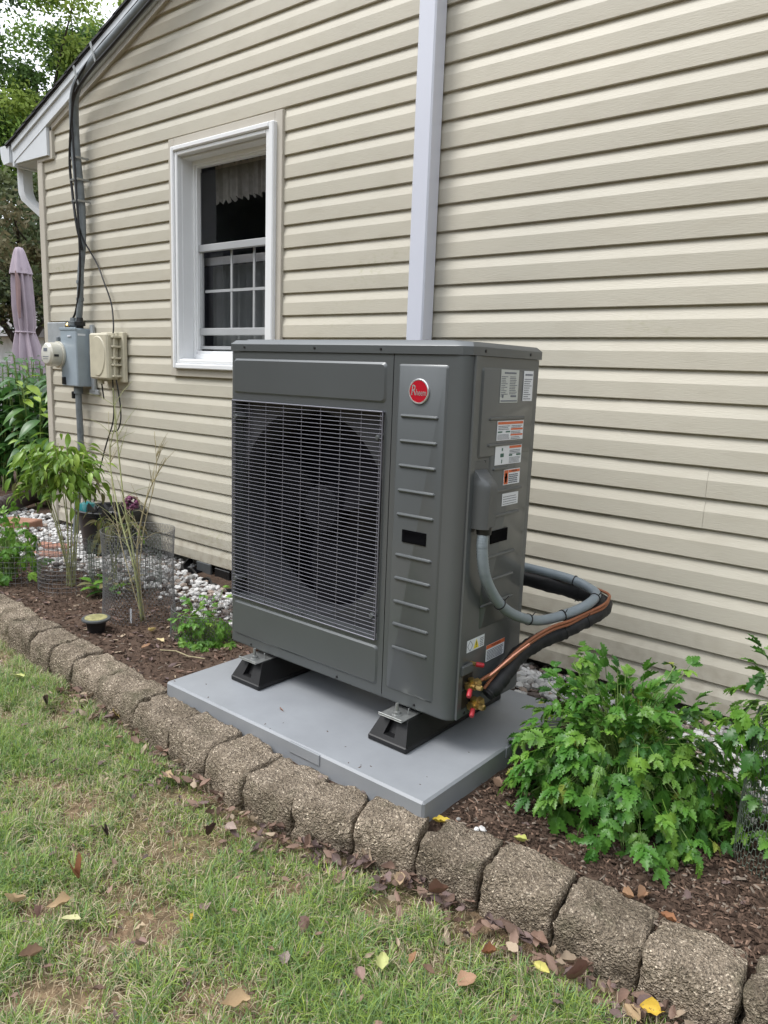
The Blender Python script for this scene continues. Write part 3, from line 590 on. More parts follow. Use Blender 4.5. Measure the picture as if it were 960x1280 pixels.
# ------------------------------------------------------------------ equipment pad and mounting blocks
pad = MB(); px0, px1, py0, py1, pz0, pz1 = -2.055, -0.985, 1.405, 2.17, .085, .160
pad.bbox(px0, px1, py0, py1, pz0, pz1, .006)
pad.bbox(-1.46, -1.34, py0 - .0035, py0 + .03, .126, .1575, .001); pad.bbox(px1 - .03, px1 + .0035, 1.80, 1.92, .126, .1575, .001)
pad.thing('equipment_pad', 'pad', (-1.49, 1.79, .085), 'flat light grey plastic pad lying under the heat pump behind the stone edging', 'pad')
def block(x0, x1, side, label):
    t = empty('mounting_block', ((x0 + x1) / 2, 1.82, .16), label, 'support block', 'black blocks carrying the heat pump')
    s = MB(); y0, y1 = 1.567, 2.07; i = .022; yi = .035
    zl = .178; s.bbox(x0 - .003, x1 + .003, y0 - .003, y1 + .003, .161, zl, .003); s.add([(x0, y0, zl), (x1, y0, zl), (x1, y1, zl), (x0, y1, zl), (x0 + i, y0 + yi, .240), (x1 - i, y0 + yi, .240), (x1 - i, y1 - yi, .240), (x0 + i, y1 - yi, .240)],
          [(0, 3, 2, 1), (4, 5, 6, 7), (1, 2, 6, 5), (2, 3, 7, 6), (3, 0, 4, 7)])
    xm = (x0 + x1) / 2
    # front face with a recessed pocket
    f = lambda u, v, d=0.0: (x0 + i * v + (x1 - x0 - 2 * i * v) * u, y0 + yi * v + d, zl + (.240 - zl) * v)
    q = [f(0, 0), f(1, 0), f(1, 1), f(0, 1), f(.34, .18), f(.66, .18), f(.62, .92), f(.38, .92), f(.36, .2, .02), f(.64, .2, .02), f(.61, .9, .02), f(.39, .9, .02)]
    s.add(q, [(0, 1, 5, 4), (1, 2, 6, 5), (2, 3, 7, 6), (3, 0, 4, 7), (4, 5, 9, 8), (5, 6, 10, 9), (6, 7, 11, 10), (7, 4, 8, 11), (8, 9, 10, 11)])
    s.build('body', 'rubber', t)
    s = MB(); s.bbox(xm - .042, xm + .042, 1.575, 1.98, .2405, .2435, .001); s.bbox(xm - .042, xm + .042, 1.575, 1.578, .243, .249, .0005)
    s.build('mounting_rail', 'zinc', t)
    s = MB(); s.lathe((xm, 1.607, .2436), (0, 0, 1), [(.016, 0), (.016, .002), (.011, .003), (.011, .010), (.005, .011), (.005, .034)], 12); s.build('bolt', 'zinc', t)
    s = MB(); s.tube([(xm + .022, 1.63, .244), (xm + .026, 1.628, .262)], .002, 6); s.build('clip', 'zinc', t)
block(-1.912, -1.778, 0, 'black rubber support block under the left end of the heat pump')
block(-1.302, -1.168, 1, 'black rubber support block under the right end of the heat pump')

# ------------------------------------------------------------------ heat pump
hp = empty('heat_pump', (-1.54, 1.82, .256), 'charcoal outdoor heat pump with wire fan grille and round red badge on grey pad', 'heat pump')
X0, X1, Y0, Y1, ZB, ZT = -2.006, -1.072, 1.640, 1.998, .256, 1.251
def arc(cx, cy, r, a0, a1, n=6): return [(cx + r * math.cos(R(a0 + (a1 - a0) * k / n)), cy + r * math.sin(R(a0 + (a1 - a0) * k / n))) for k in range(n + 1)]
corner = [(-1.120, Y0)] + arc(-1.112, Y0 + .040, .040, -90, 0, 8)[0:] + []
corner = [(x, y) for x, y in corner]
def sheet(name, poly, z0, z1, th=.004, m='hp', n_in=None, parent=hp):
    """vertical sheet along a plan polyline, thickness inward (left of travel = inside)"""
    P = [Vector((x, y)) for x, y in poly]; s = MB(); nrm = []
    for i in range(len(P)):
        d = (P[min(i + 1, len(P) - 1)] - P[max(i - 1, 0)]).normalized(); nrm.append(Vector((-d.y, d.x)))
    n = len(P)
    for z in (z0, z1): s.v += [(p.x, p.y, z) for p in P]
    for z in (z0, z1): s.v += [(p.x + q.x * th, p.y + q.y * th, z) for p, q in zip(P, nrm)]
    for i in range(n - 1):
        s.f += [(i, i + 1, n + i + 1, n + i), (2 * n + i + 1, 2 * n + i, 3 * n + i, 3 * n + i + 1), (i + 1, i, 2 * n + i, 2 * n + i + 1), (n + i, n + i + 1, 3 * n + i + 1, 3 * n + i)]
    s.f += [(0, n, 3 * n, 2 * n), (n - 1, 3 * n - 1, 4 * n - 1, 2 * n - 1)]
    return s
U, V, N = (1, 0, 0), (0, 0, 1), (0, -1, 0)
# front panel with a round fan opening
s = MB(); fx0, fx1 = X0 + .010, -1.3215; gx0, gx1, gz0, gz1 = -1.99, -1.347, .430, 1.092
gcx, gcz, gr = (gx0 + gx1) / 2, (gz0 + gz1) / 2 - .002, .324
GY = Y0 + .034      # recessed field behind the grille
s.add([(fx0, Y0, ZB + .006), (fx1, Y0, ZB + .006), (fx1, Y0, ZT - .001), (fx0, Y0, ZT - .001), (gx0, Y0, gz0), (gx1, Y0, gz0), (gx1, Y0, gz1), (gx0, Y0, gz1), (gx0 + .004, GY, gz0 + .004), (gx1 - .004, GY, gz0 + .004), (gx1 - .004, GY, gz1 - .004), (gx0 + .004, GY, gz1 - .004)],
      [(0, 1, 5, 4), (1, 2, 6, 5), (2, 3, 7, 6), (3, 0, 4, 7), (4, 5, 9, 8), (5, 6, 10, 9), (6, 7, 11, 10), (7, 4, 8, 11)])
nc = 64; ring = []; outr = []
for k in range(nc):
    a = 2 * math.pi * k / nc; c_, s_ = math.cos(a), math.sin(a)
    hw, hh = (gx1 - gx0) / 2 - .004, (gz1 - gz0) / 2 - .004; q = min(hw / abs(c_) if abs(c_) > 1e-6 else 1e9, hh / abs(s_) if abs(s_) > 1e-6 else 1e9)
    outr.append((gcx + c_ * q, GY, gcz + s_ * q)); ring.append((gcx + c_ * gr, GY, gcz + s_ * gr))
r2 = [(gcx + (p[0] - gcx) * .975, GY + .02, gcz + (p[2] - gcz) * .975) for p in ring]; r3 = [(p[0], GY + .12, p[2]) for p in r2]
sh_ = MB(); sh_.add(outr + ring + r2 + r3, [(j * nc + k, j * nc + (k + 1) % nc, (j + 1) * nc + (k + 1) % nc, (j + 1) * nc + k) for j in range(3) for k in range(nc)])
sh_.build('fan_shroud', 'shroud', hp, smooth=28)
s.plate((0, Y0, 0), U, V, N, rrect(-1.990, -1.343, 1.116, 1.227, .012), .0045, .006)
s.plate((0, Y0, 0), U, V, N, rrect(-1.988, -1.339, .291, .411, .012), .0045, .006)
# left rounded edge and return to the left side
s.add([(X0 + .010, Y0, ZB + .006), (X0 + .010, Y0, ZT - .001), (X0 + .003, Y0 + .003, ZB + .006), (X0 + .003, Y0 + .003, ZT - .001), (X0, Y0 + .010, ZB + .006), (X0, Y0 + .010, ZT - .001), (X0, Y0 + .03, ZB + .006), (X0, Y0 + .03, ZT - .001)], [(0, 1, 3, 2), (2, 3, 5, 4), (4, 5, 7, 6)])
s.build('front_panel', 'hp', hp, smooth=28)
# service panel wraps the right front corner
s = sheet('service_panel', [(-1.3190, Y0)] + corner + [(X1, 1.6605)], ZB + .006, ZT - .001)
s.plate((0, Y0, 0), U, V, N, rrect(-1.303, -1.137, .297, 1.224, .008), .004, .005)
def rib(mb, o, U, V, N, u0, u1, v, h=.0055, w_=.0048):
    n = 8; vs = []; fs = []
    for k in range(n + 1):
        t = k / n; u = u0 + (u1 - u0) * (0.0 if k == 0 else 1.0 if k == n else (.03 + .94 * (k - 1) / (n - 2))); hh = 0 if k in (0, n) else h; ww = w_ * (.3 if k in (0, n) else 1)
        for a in (-1, -.6, 0, .6, 1):
            p = Vector(o) + Vector(U) * u + Vector(V) * (v + a * ww) + Vector(N) * (hh * math.sqrt(max(0, 1 - a * a))); vs.append(p)
    for k in range(n):
        for a in range(4): fs.append((5 * k + a, 5 * k + 5 + a, 5 * k + 6 + a, 5 * k + 1 + a))
    mb.add(vs, fs)
for z in (1.0865, 1.0185, .951, .8825, .815, .699, .632, .5635, .4965, .4265): rib(s, (0, Y0 - .004, 0), U, V, N, -1.287, -1.160, z)
s.build('service_panel', 'hp', hp, smooth=40)
def recess(o, U, V, N, u0, u1, v0, v1, name):
    o, U, V, N = map(Vector, (o, U, V, N)); s = MB(); outs = [(u0, v0), (u1, v0), (u1, v1), (u0, v1)]
    P = lambda u, v, n: o + U * u + V * v + N * n
    b = .005
    q = [P(u, v, 0) for u, v in outs] + [P(u, v, .0022) for u, v in outs] + [P(u + (b if u == u0 else -b), v + (b if v == v0 else -b), .0022) for u, v in outs] + [P(u + (b * 1.6 if u == u0 else -b * 1.6), v + (b * 1.6 if v == v0 else -b * 1.6), .0006) for u, v in outs]
    s.add(q, [(j * 4 + k, j * 4 + (k + 1) % 4, j * 4 + 4 + (k + 1) % 4, j * 4 + 4 + k) for j in range(3) for k in range(4)] + [(12, 13, 14, 15)])
    return s.build(name, 'recess_shade', hp)  # shallow plate; its black colour stands in for the shade inside a deep grip
recess((0, Y0 - .004, 0), U, V, N, -1.264, -1.182, .739, .774, 'hand_grip')
# side panel
SU, SV, SN = (0, 1, 0), (0, 0, 1), (1, 0, 0)
s = MB(); s.box(X1 - .004, X1 - .0008, 1.6625, Y1 - .002, ZB + .006, ZT - .001)
s.plate((X1 - .0008, 0, 0), SU, SV, SN, rrect(1.755, 1.972, .50, 1.222, .008), .004, .005); s.plate((X1 - .0008, 0, 0), SU, SV, SN, rrect(1.695, 1.972, .985, 1.222, .008), .0043, .005)
for z, a, c in ((1.0885, 1.735, 1.925), (1.018, 1.735, 1.920), (.952, 1.77, 1.85), (.889, 1.785, 1.935), (.820, 1.779, 1.93), (.705, 1.755, 1.92), (.6365, 1.775, 1.92), (.567, 1.75, 1.926)):
    rib(s, (X1 + .0034, 0, 0), SU, SV, SN, a, c, z, h=.0045)
s.build('side_panel', 'hp', hp, smooth=35)
recess((X1 + .0034, 0, 0), SU, SV, SN, 1.779, 1.869, .743, .779, 'hand_grip')
s = MB(); s.bbox(X0 + .002, X1 - .006, Y1 - .006, Y1, ZB + .006, ZT, .001); s.build('back_panel', 'hp', hp)
s = MB(); s.bbox(X0, X0 + .004, Y0 + .032, Y1 - .006, ZB + .006, ZT, .001); s.build('left_panel', 'hp', hp)
s = MB(); s.bbox(X0 + .006, -1.34, Y1 - .05, Y1 - .010, .27, 1.24, .001); s.bbox(-1.335, -1.330, Y0 + .01, Y1 - .01, .27, 1.24, .001); s.bbox(X0 + .006, -1.34, Y0 + .02, Y1 - .05, 1.236, 1.24, .001); s.build('coil', 'coil', hp)
# base pan
s = MB(); foot = [(X0 + .006, Y0 + .006), (-1.12, Y0 + .006)] + arc(-1.112, Y0 + .042, .036, -80, -5, 4) + [(X1 - .004, Y1 - .004), (X0 + .006, Y1 - .004)]
s.prism([(x, y, ZB) for x, y in foot], (0, 0, .012)); s.fix = True; s.build('base_pan', 'hp', hp)
# lid
s = MB(); e = .004
out = [(X0 - e, Y0 + .004), (X0 - e + .008, Y0 - e)] + [(-1.118, Y0 - e), (-1.098, Y0 - e + .004), (-1.075, Y0 + .014), (X1 + e, Y0 + .038)] + [(X1 + e, Y1 + e), (X0 - e, Y1 + e)]
cxl, cyl = (X0 + X1) / 2, (Y0 + Y1) / 2
def ins(d): return [(x + (d if x < cxl else -d), y + (d if y < cyl else -d)) for x, y in out]
L = [[(x, y, ZT) for x, y in out], [(x, y, ZT + .0215) for x, y in out], [(x, y, ZT + .0235) for x, y in ins(.0012)], [(x, y, ZT + .034) for x, y in ins(.012)]]
n = len(out); s.add([p for l in L for p in l], [(j * n + k, j * n + (k + 1) % n, (j + 1) * n + (k + 1) % n, (j + 1) * n + k) for j in range(3) for k in range(n)] + [tuple(3 * n + k for k in range(n)), tuple(range(n))[::-1]])
s.plate((0, 0, ZT + .034), (1, 0, 0), (0, 1, 0), (0, 0, 1), rrect(-1.975, -1.13, 1.665, 1.97, .02), .0035, .004)
s.build('lid', 'hp', hp, smooth=20)
def screw(o, N, r=.004):
    s = MB(); s.lathe(o, N, [(r, 0), (r * .9, .002), (r * .4, .0025)], 10); s.build('screw', 'black', hp)
for x, z in ((-1.935, ZT + .012), (-1.62, ZT + .012), (-1.365, ZT + .012), (-1.90, ZB + .013), (-1.50, ZB + .013), (-1.20, ZB + .016)): screw((x, Y0 - (e if z > 1 else 0), z), (0, -1, 0))
for y, z in ((1.70, ZT + .012), (1.935, ZT + .012), (1.735, .975), (1.668, .80), (1.705, ZB + .012), (1.86, ZB + .012)): screw((X1 + (e if z > 1.2 else -.0008), y, z), (1, 0, 0), .0045)
# fan
s = MB()
for k in range(3):
    a0 = 2 * math.pi * k / 3 + .5; rows = []
    for i in range(9):
        t = i / 8; rr = .07 + (gr * .94 - .07) * t; sweep = .55 * t; wd = .55 + .25 * t
        for j in range(6):
            u = j / 5; a = a0 + sweep + wd * (u - .5) * 1.6; rows.append((gcx + rr * math.cos(a), Y0 + .125 + .05 * (u - .5) + .01 * t, gcz + rr * math.sin(a)))
    s.add(rows, [(6 * i + j, 6 * i + j + 1, 6 * i + 7 + j, 6 * i + 6 + j) for i in range(8) for j in range(5)])
fan = s.build('fan', 'fanm', hp, smooth=180)
s = MB(); s.lathe((gcx, Y0 + .14, gcz), (0, -1, 0), [(.078, 0), (.078, .05), (.07, .058), (.03, .06)], 24); s.build('hub', 'fanm', fan)
# wire grille
s = MB(); gy = Y0 - .008; npit = 54
def bar(p, q, r=.00135, n=5): s.tube([p, q], r, n, caps=False)
for i in range(npit + 1):
    z = gz0 + (gz1 - gz0) * i / npit; bar((gx0, gy, z), (gx1, gy, z), .00112 if 0 < i < npit else .0026)
for i in range(9):
    x = gx0 + (gx1 - gx0) * i / 8 + (0.010 if i == 0 else -.010 if i == 8 else 0); bar((x, gy + .003, gz0), (x, gy + .003, gz1), .0014)
for x in (gx0, gx1): bar((x, gy, gz0), (x, gy, gz1), .0026)
for x in (gx0, gx1):
    for z in (gz0, gz1): bar((x, gy, z), (x, Y0 + .006, z), .0022)
for k in range(3):
    rr = (.12, .2, .28)[k]
s.build('fan_grille', 'wire', hp, smooth=180)
for x, z in ((gx0 + .016, 1.04), (gx1 - .016, 1.02), (gx0 + .016, .49), (gx1 - .016, .50)):
    s = MB(); s.lathe((x, Y0 + .033, z), (0, -1, 0), [(.010, 0), (.010, .037), (.006, .044), (.004, .0445)], 12); s.build('grille_clip', 'hpd', hp)
# badge
s = MB(); bo = Vector((-1.2265, Y0 - .004, 1.1535)); s.lathe(bo, (0, -1, 0), [(.0335, 0), (.0335, .004), (.032, .0055), (.0295, .0055), (.029, .0045)], 40); bd = s.build('badge', 'silver', hp)
s = MB(); s.lathe(bo + Vector((0, -.0044, 0)), (0, -1, 0), [(.0292, 0), (.0292, .0006)], 40); s.build('emblem', 'badge', bd)
text_mesh('initial', 'R', .040, bo + Vector((-.0165, -.0052, .0015)), (.72, 0, 0), V, 'silver', bd, shear=.12)
text_mesh('lettering', 'heem', .0235, bo + Vector((.0088, -.0052, -.0035)), (.66, 0, 0), V, 'silver', bd, shear=.05)
# stickers on the side panel
xs_ = X1 + .0040
def stick(y0, y1, z0, z1, m, name='sticker', x=xs_):
    s = MB(); s.box(x, x + .0005, y0, y1, z0, z1); return s.build(name, m, hp, smooth=0)
def print_(par, rects, m, name='print', x=xs_):
    s = MB()
    for y0, y1, z0, z1 in rects: s.box(x + .0006, x + .0010, y0, y1, z0, z1)
    return s.build(name, m, par, smooth=0)
def lines(y0, y1, z0, z1, n, seed, h=.45, rag=.3):
    q = random.Random(seed); o = []; p = (z1 - z0) / n
    for i in range(n):
        zz = z0 + p * i; y = y0; ye = y1 - (y1 - y0) * rag * q.random()
        while y < ye - .002:
            w_ = min(q.uniform(.003, .011), ye - y); o.append((y, y + w_, zz, zz + p * h)); y += w_ + .0015
    return o
A = stick(1.783, 1.877, 1.131, 1.219, 'paperg')
print_(A, lines(1.800, 1.862, 1.208, 1.2145, 1, 1, .7, 0) + lines(1.786, 1.822, 1.148, 1.204, 12, 2, .4, .5) + lines(1.830, 1.870, 1.154, 1.204, 11, 3, .4, .3) + [(1.838, 1.868, 1.146, 1.151), (1.792, 1.800, 1.144, 1.152), (1.787, 1.873, 1.134, 1.1375)], 'ink', 'rating_print')
B_ = stick(1.905, 1.958, 1.135, 1.218, 'paper'); print_(B_, lines(1.912, 1.953, 1.205, 1.212, 1, 5, .7, 0) + lines(1.909, 1.953, 1.14, 1.200, 10, 4, .35, .5), 'ink', 'rating_print')
def warn(y0, y1, z0, z1, heads, bars, txt, x=xs_, tsz=.008):
    C_ = stick(y0, y1, z0, z1, 'paper', x=x)
    print_(C_, heads, 'orange', 'heading', x)
    if bars: print_(C_, bars, 'green_ink', 'symbol_print', x)
    print_(C_, txt, 'ink', 'small_print', x); return C_
c = warn(1.779, 1.920, 1.029, 1.082, [(1.782, 1.917, 1.0725, 1.0795), (1.852, 1.917, 1.056, 1.061), (1.852, 1.917, 1.0405, 1.045)], [(1.783, 1.806, 1.050, 1.054), (1.825, 1.848, 1.050, 1.054)],
     lines(1.785, 1.848, 1.058, 1.071, 3, 8) + lines(1.783, 1.848, 1.032, 1.047, 5, 9, .4, .1) + lines(1.854, 1.914, 1.0625, 1.071, 2, 10) + lines(1.854, 1.914, 1.0465, 1.055, 2, 11) + lines(1.854, 1.914, 1.031, 1.0395, 2, 12))
c = warn(1.777, 1.919, .962, 1.0145, [(1.850, 1.916, 1.0055, 1.012)], [(1.850, 1.868, .984, .9885), (1.890, 1.914, .984, .9885), (1.804, 1.822, .983, .993), (1.810, 1.816, 1.0, 1.008), (1.811, 1.815, .966, .976)],
     lines(1.852, 1.914, .990, 1.003, 3, 14) + lines(1.852, 1.914, .965, .982, 5, 15, .4, .1))
c = warn(1.829, 1.918, .9035, .9465, [(1.831, 1.853, .9055, .9445), (1.855, 1.916, .937, .9445)], [], lines(1.857, 1.914, .907, .934, 5, 17, .6, .15)); print_(c, [(1.837, 1.847, .910, .936), (1.834, 1.850, .922, .926)], 'ink', 'symbol_print')
F_ = stick(1.829, 1.917, .844, .879, 'paper'); print_(F_, lines(1.834, 1.910, .848, .875, 4, 18, .25, .1), 'ink', 'small_print')
text_mesh('heading_lettering', 'WARNING', .0065, (xs_ + .0011, 1.885, .9408), SU, SV, 'inkb', c, extrude=.0001)
xl_ = X1 - .0008
H = stick(1.700, 1.789, .445, .480, 'paper', x=xl_)
s = MB()
for a, b_ in ((0, 1), (1, 2), (2, 3), (3, 0)):
    P4 = [(1.703, .4625), (1.716, .4475), (1.729, .4625), (1.716, .4775)]; s.tube([(xl_ + .0008, *P4[a]), (xl_ + .0008, *P4[b_])], .0007, 4)
s.build('refrigerant_symbol', 'ink', H)
s = MB(); s.prism([(xl_ + .0006, 1.733, .449), (xl_ + .0006, 1.761, .449), (xl_ + .0006, 1.747, .476)], (.0004, 0, 0)); s.fix = True; s.build('hazard_triangle', 'yellow', H)
s = MB(); s.box(xl_ + .0011, xl_ + .0014, 1.7455, 1.7485, .457, .468); s.box(xl_ + .0011, xl_ + .0014, 1.7455, 1.7485, .4525, .455); s.build('exclamation_mark', 'inkb', H); print_(H, lines(1.766, 1.786, .450, .476, 5, 21, .4, .2), 'ink', 'small_print', xl_)
Wn = stick(1.803, 1.904, .391, .4395, 'paper', x=xl_); print_(Wn, [(1.803, 1.904, .428, .4395)], 'orange', 'heading', xl_); print_(Wn, lines(1.808, 1.900, .394, .425, 7, 22, .55, .08), 'ink', 'small_print', xl_)
text_mesh('heading_lettering', 'WARNING', .0105, (xl_ + .0011, 1.856, .4335), SU, SV, 'inkb', Wn, extrude=.0001)
# hood over the wiring entry
s = MB(); s.box(X1 - .001, X1 + .0015, 1.674, 1.752, .795, .978)
hy0, hy1, hz0, hz1, pr_ = 1.678, 1.744, .801, .955, .046
def hood(t, d): return None
vs = []; prof = [(hz0, pr_ * .97), (hz0 + .10, pr_), (.915, pr_), (.926, pr_ * .86), (.940, pr_ * .5), (.955, .004)]
secs = [(0, 0.0), (.004, .72), (.014, 1.0), (.052, 1.0), (.062, .72), (.066, 0.0)]
for z, d in prof:
    for y, k in secs: vs.append((X1 + .001 + d * k, hy0 + y, z))
nS = len(secs); s.add(vs, [(i * nS + j, i * nS + j + 1, i * nS + nS + j + 1, i * nS + nS + j) for i in range(len(prof) - 1) for j in range(nS - 1)] + [tuple(range(nS))[::-1], tuple((len(prof) - 1) * nS + j for j in range(nS))])
s.fix = True; s.build('wiring_hood', 'hpd', hp, smooth=40)
# valve bay and valves
s = MB(); s.box(X1 - .0007, X1 + .0012, 1.668, 1.735, .343, .388); s.box(X1 - .0007, X1 + .0012, 1.667, 1.735, .284, .336); s.build('valve_bay_dark', 'black', hp)  # flat black plates painted in for the shaded openings round the valves
s = MB(); s.bbox(X1 - .0007, X1 + .010, 1.670, 1.725, .386, .416, .004); s.build('grommet', 'hpd', hp)
for y, z, r_ in ((1.742, .352, .011), (1.762, .288, .013)):
    s = MB(); x = -1.058
    s.lathe((X1, y - .035, z), (1, 0, 0), [(.009, 0), (.009, .03)], 10); s.lathe((x, y - .05, z), (0, 1, 0), [(r_, 0), (r_, .015), (r_ * .8, .017), (r_ * .8, .03), (r_ * 1.1, .032), (r_ * 1.1, .055)], 6); s.lathe((x, y - .028, z - .004), (0, -.25, 1), [(r_ * .8, 0), (r_ * .8, .026)], 6)
    s.lathe((x + .004, y - .028, z), (1, 0, 0), [(r_ * .75, 0), (r_ * .75, .026), (r_ * .5, .03)], 8)
    vb = s.build('valve', 'brass', hp)
    s = MB(); s.lathe((x + .010, y - .052, z - .004), (.35, -.75, -.4), [(.0070, 0), (.0070, .022), (.0055, .025)], 12); s.build('valve_cap', 'red', vb)
s = MB(); s.lathe((X1, 1.725, .411), (1, 0, 0), [(.006, 0), (.006, .018)], 8); pv = s.build('service_port', 'brass', hp)
s = MB(); s.lathe((X1 + .016, 1.725, .411), (.75, .6, -.12), [(.0070, 0), (.0070, .020), (.0055, .023)], 12); s.build('valve_cap', 'red', pv)

# ------------------------------------------------------------------ pipes and conduit beside the unit
cdp = empty('power_conduit', (-1.03, 1.9, .5), 'grey flexible power conduit looping out from the hood on the heat pump side', 'conduit')
gc = spline([(-1.046, 1.708, .806), (-1.043, 1.700, .745), (-1.037, 1.72, .66), (-1.03, 1.79, .577), (-1.02, 1.875, .525), (-1.0, 1.98, .492), (-.96, 2.08, .500), (-.928, 2.15, .522), (-.935, 2.22, .535), (-.975, 2.255, .542), (-1.05, 2.265, .556), (-1.18, 2.25, .567), (-1.45, 2.27, .57), (-1.7, 2.42, .56), (-1.80, 2.535, .56)], 10)
s = MB(); s.tube(gc, .0152, 16); s.build('conduit', 'conduit', cdp, smooth=60)
s = MB(); s.lathe((-1.046, 1.708, .797), (0, 0, 1), [(.02, -.012), (.021, 0), (.021, .01)], 14); s.build('connector', 'black', cdp)
rib_ = MB()
for i in range(1, 22):
    p = gc[int(i * .9)]; q = gc[int(i * .9) + 1]; rib_.lathe(p, q - p, [(.0154, 0), (.0159, .001), (.0154, .002)], 14, caps=False)
rib_.build('corrugation', 'conduit', cdp, smooth=60)
ls = empty('refrigerant_line_set', (-1.0, 2.0, .4), 'black insulated refrigerant line with copper pipe curving from the valves to the wall', 'pipe')
fl = spline([(-1.052, 1.790, .300), (-1.045, 1.815, .318), (-1.04, 1.87, .352), (-1.035, 1.93, .388), (-1.01, 2.0, .418), (-.975, 2.06, .440), (-.945, 2.12, .462), (-.920, 2.18, .482), (-.918, 2.245, .492), (-.95, 2.29, .497), (-1.05, 2.305, .505), (-1.19, 2.29, .515), (-1.45, 2.32, .515), (-1.7, 2.42, .51), (-1.80, 2.535, .51)], 10)
s = MB(); s.tube(fl, [.018 + .0075 * min(1, i / 8) + (.0010 * math.sin(i * .9)) + .0009 * math.sin(i * 2.3 + 1) for i in range(len(fl))], 16); s.build('insulation', 'foam', ls, smooth=60)
s = MB(); s.tube(spline([(-1.058, 1.775, .352), (-1.045, 1.80, .365), (-1.02, 1.87, .407), (-1.00, 1.92, .434)]), .0065, 12); s.build('copper_pipe', 'copper', ls, smooth=60)
for k, oz in ((0, .0), (1, .010)):
    s = MB(); s.tube(spline([(-1.058, 1.76 + .02 * k, .352 - .03 * k), (-1.03, 1.85, .385 + oz), (-1.00, 1.92, .434 + oz), (-.965, 1.99, .468 + oz), (-.945, 2.06, .474 + oz), (-.926, 2.12, .489 + oz * .7), (-.898, 2.185, .506 + oz), (-.900, 2.235, .520 + oz * .4), (-.925, 2.285, .528), (-1.0, 2.30, .534), (-1.1, 2.29, .54), (-1.4, 2.30, .545)], 8), .0048, 8); s.build('control_cable', 'brown', ls, smooth=60)
def tie(p, d, r, par, m='cable'):
    s = MB(); s.lathe(Vector(p) - Vector(d).normalized() * .002, d, [(r, 0), (r + .0016, .0005), (r + .0016, .0035), (r, .004)], 20, caps=False); q = Vector(d).orthogonal().normalized(); c0 = Vector(p) + q * r; s.tube([c0, c0 + q * .014 + Vector((0, 0, .006))], .0015, 4); s.build('cable_tie', m, par)
for i in (30, 45, 58, 76, 98): tie(gc[i], gc[i + 1] - gc[i], .0160, cdp)
for i in (52, 64, 98): tie(fl[i], fl[i + 1] - fl[i], .0265, ls)

# ------------------------------------------------------------------ stone edging
wall = empty('stone_edging', (-1.5, 1.36, 0), 'low row of rough tan concrete edging stones between the lawn and the garden bed', 'edging wall')
JX = [-4.62, -4.38, -4.10, -3.84, -3.60, -3.37, -3.121, -2.92, -2.557, -2.342, -2.077, -1.858, -1.655, -1.476, -1.286, -1.115, -.951, -.781, -.602, -.413, -.232, -.05, .14, .32, .51, .70, .90]
JX[8:8] = [-2.74]
def stone(F0, F1, dep, top, seed, gap):
    q = random.Random(seed); F0 = Vector((*F0, 0)); F1 = Vector((*F1, 0)); t = (F1 - F0); Lx = t.length - gap; t.normalize(); nb = Vector((-t.y, t.x, 0))
    c = (F0 + F1) / 2 + nb * (dep / 2 + q.uniform(-.004, .006)); hx, hy, hz = Lx / 2, dep / 2, (top + .05) / 2; c.z = top - hz
    rr = .009; nx, ny, nz_ = 20, 14, 14; vs = []; fs = []; idx = {}
    taper = q.uniform(.0, .05); yaw = q.uniform(-.025, .025); so = Vector((seed * 7.13, seed * 3.7, seed)); bat = q.uniform(.010, .028)
    def P(i, j, k):
        key = (i, j, k)
        if key in idx: return idx[key]
        v = Vector((hx * (2 * i / nx - 1), hy * (2 * j / ny - 1), hz * (2 * k / nz_ - 1)))
        inn = Vector([max(-h + rr, min(h - rr, a)) for a, h in zip(v, (hx, hy, hz))]); d = v - inn
        if d.length > 1e-9: v = inn + d.normalized() * min(rr, d.length * 1.0 if d.length < rr else rr)
        if v.y > 0: v.x *= 1 - taper * v.y / hy
        if v.y < 0: v.y -= .010 * (1 - (v.x / hx) ** 2) * (0.3 + .7 * (1 - v.z / hz) / 2)      # bulging split face
        if v.y < 0 and v.z > 0: v.y += bat * (v.z / hz) ** 4; v.z -= bat * .5 * (-v.y / hy) ** 4                                   # battered top edge
        nn = Vector((v.x / hx, v.y / hy, v.z / hz)).normalized()
        a = noise.noise(v * 18 + so) * .0060 + noise.noise(v * 48 + so) * .0042 + noise.noise(v * 120 + so) * .0046
        chip = max(0, noise.noise(v * 20 + so * 2) - .18) * .026 * (1 if abs(v.z) > hz * .6 or abs(v.x) > hx * .7 else .3)
        v = v + nn * (a - chip)
        cy_, sy_ = math.cos(yaw), math.sin(yaw); v = Vector((v.x * cy_ - v.y * sy_, v.x * sy_ + v.y * cy_, v.z))
        vs.append(c + t * v.x + nb * v.y + Vector((0, 0, v.z))); idx[key] = len(vs) - 1; return idx[key]
    for i in range(nx):
        for j in range(ny): fs += [(P(i, j, nz_), P(i + 1, j, nz_), P(i + 1, j + 1, nz_), P(i, j + 1, nz_)), (P(i, j + 1, 0), P(i + 1, j + 1, 0), P(i + 1, j, 0), P(i, j, 0))]
        for k in range(nz_): fs += [(P(i, 0, k), P(i + 1, 0, k), P(i + 1, 0, k + 1), P(i, 0, k + 1)), (P(i, ny, k + 1), P(i + 1, ny, k + 1), P(i + 1, ny, k), P(i, ny, k))]
    for j in range(ny):
        for k in range(nz_): fs += [(P(0, j, k + 1), P(0, j + 1, k + 1), P(0, j + 1, k), P(0, j, k)), (P(nx, j, k), P(nx, j + 1, k), P(nx, j + 1, k + 1), P(nx, j, k + 1))]
    return MB().add(vs, fs)
f_ = .020
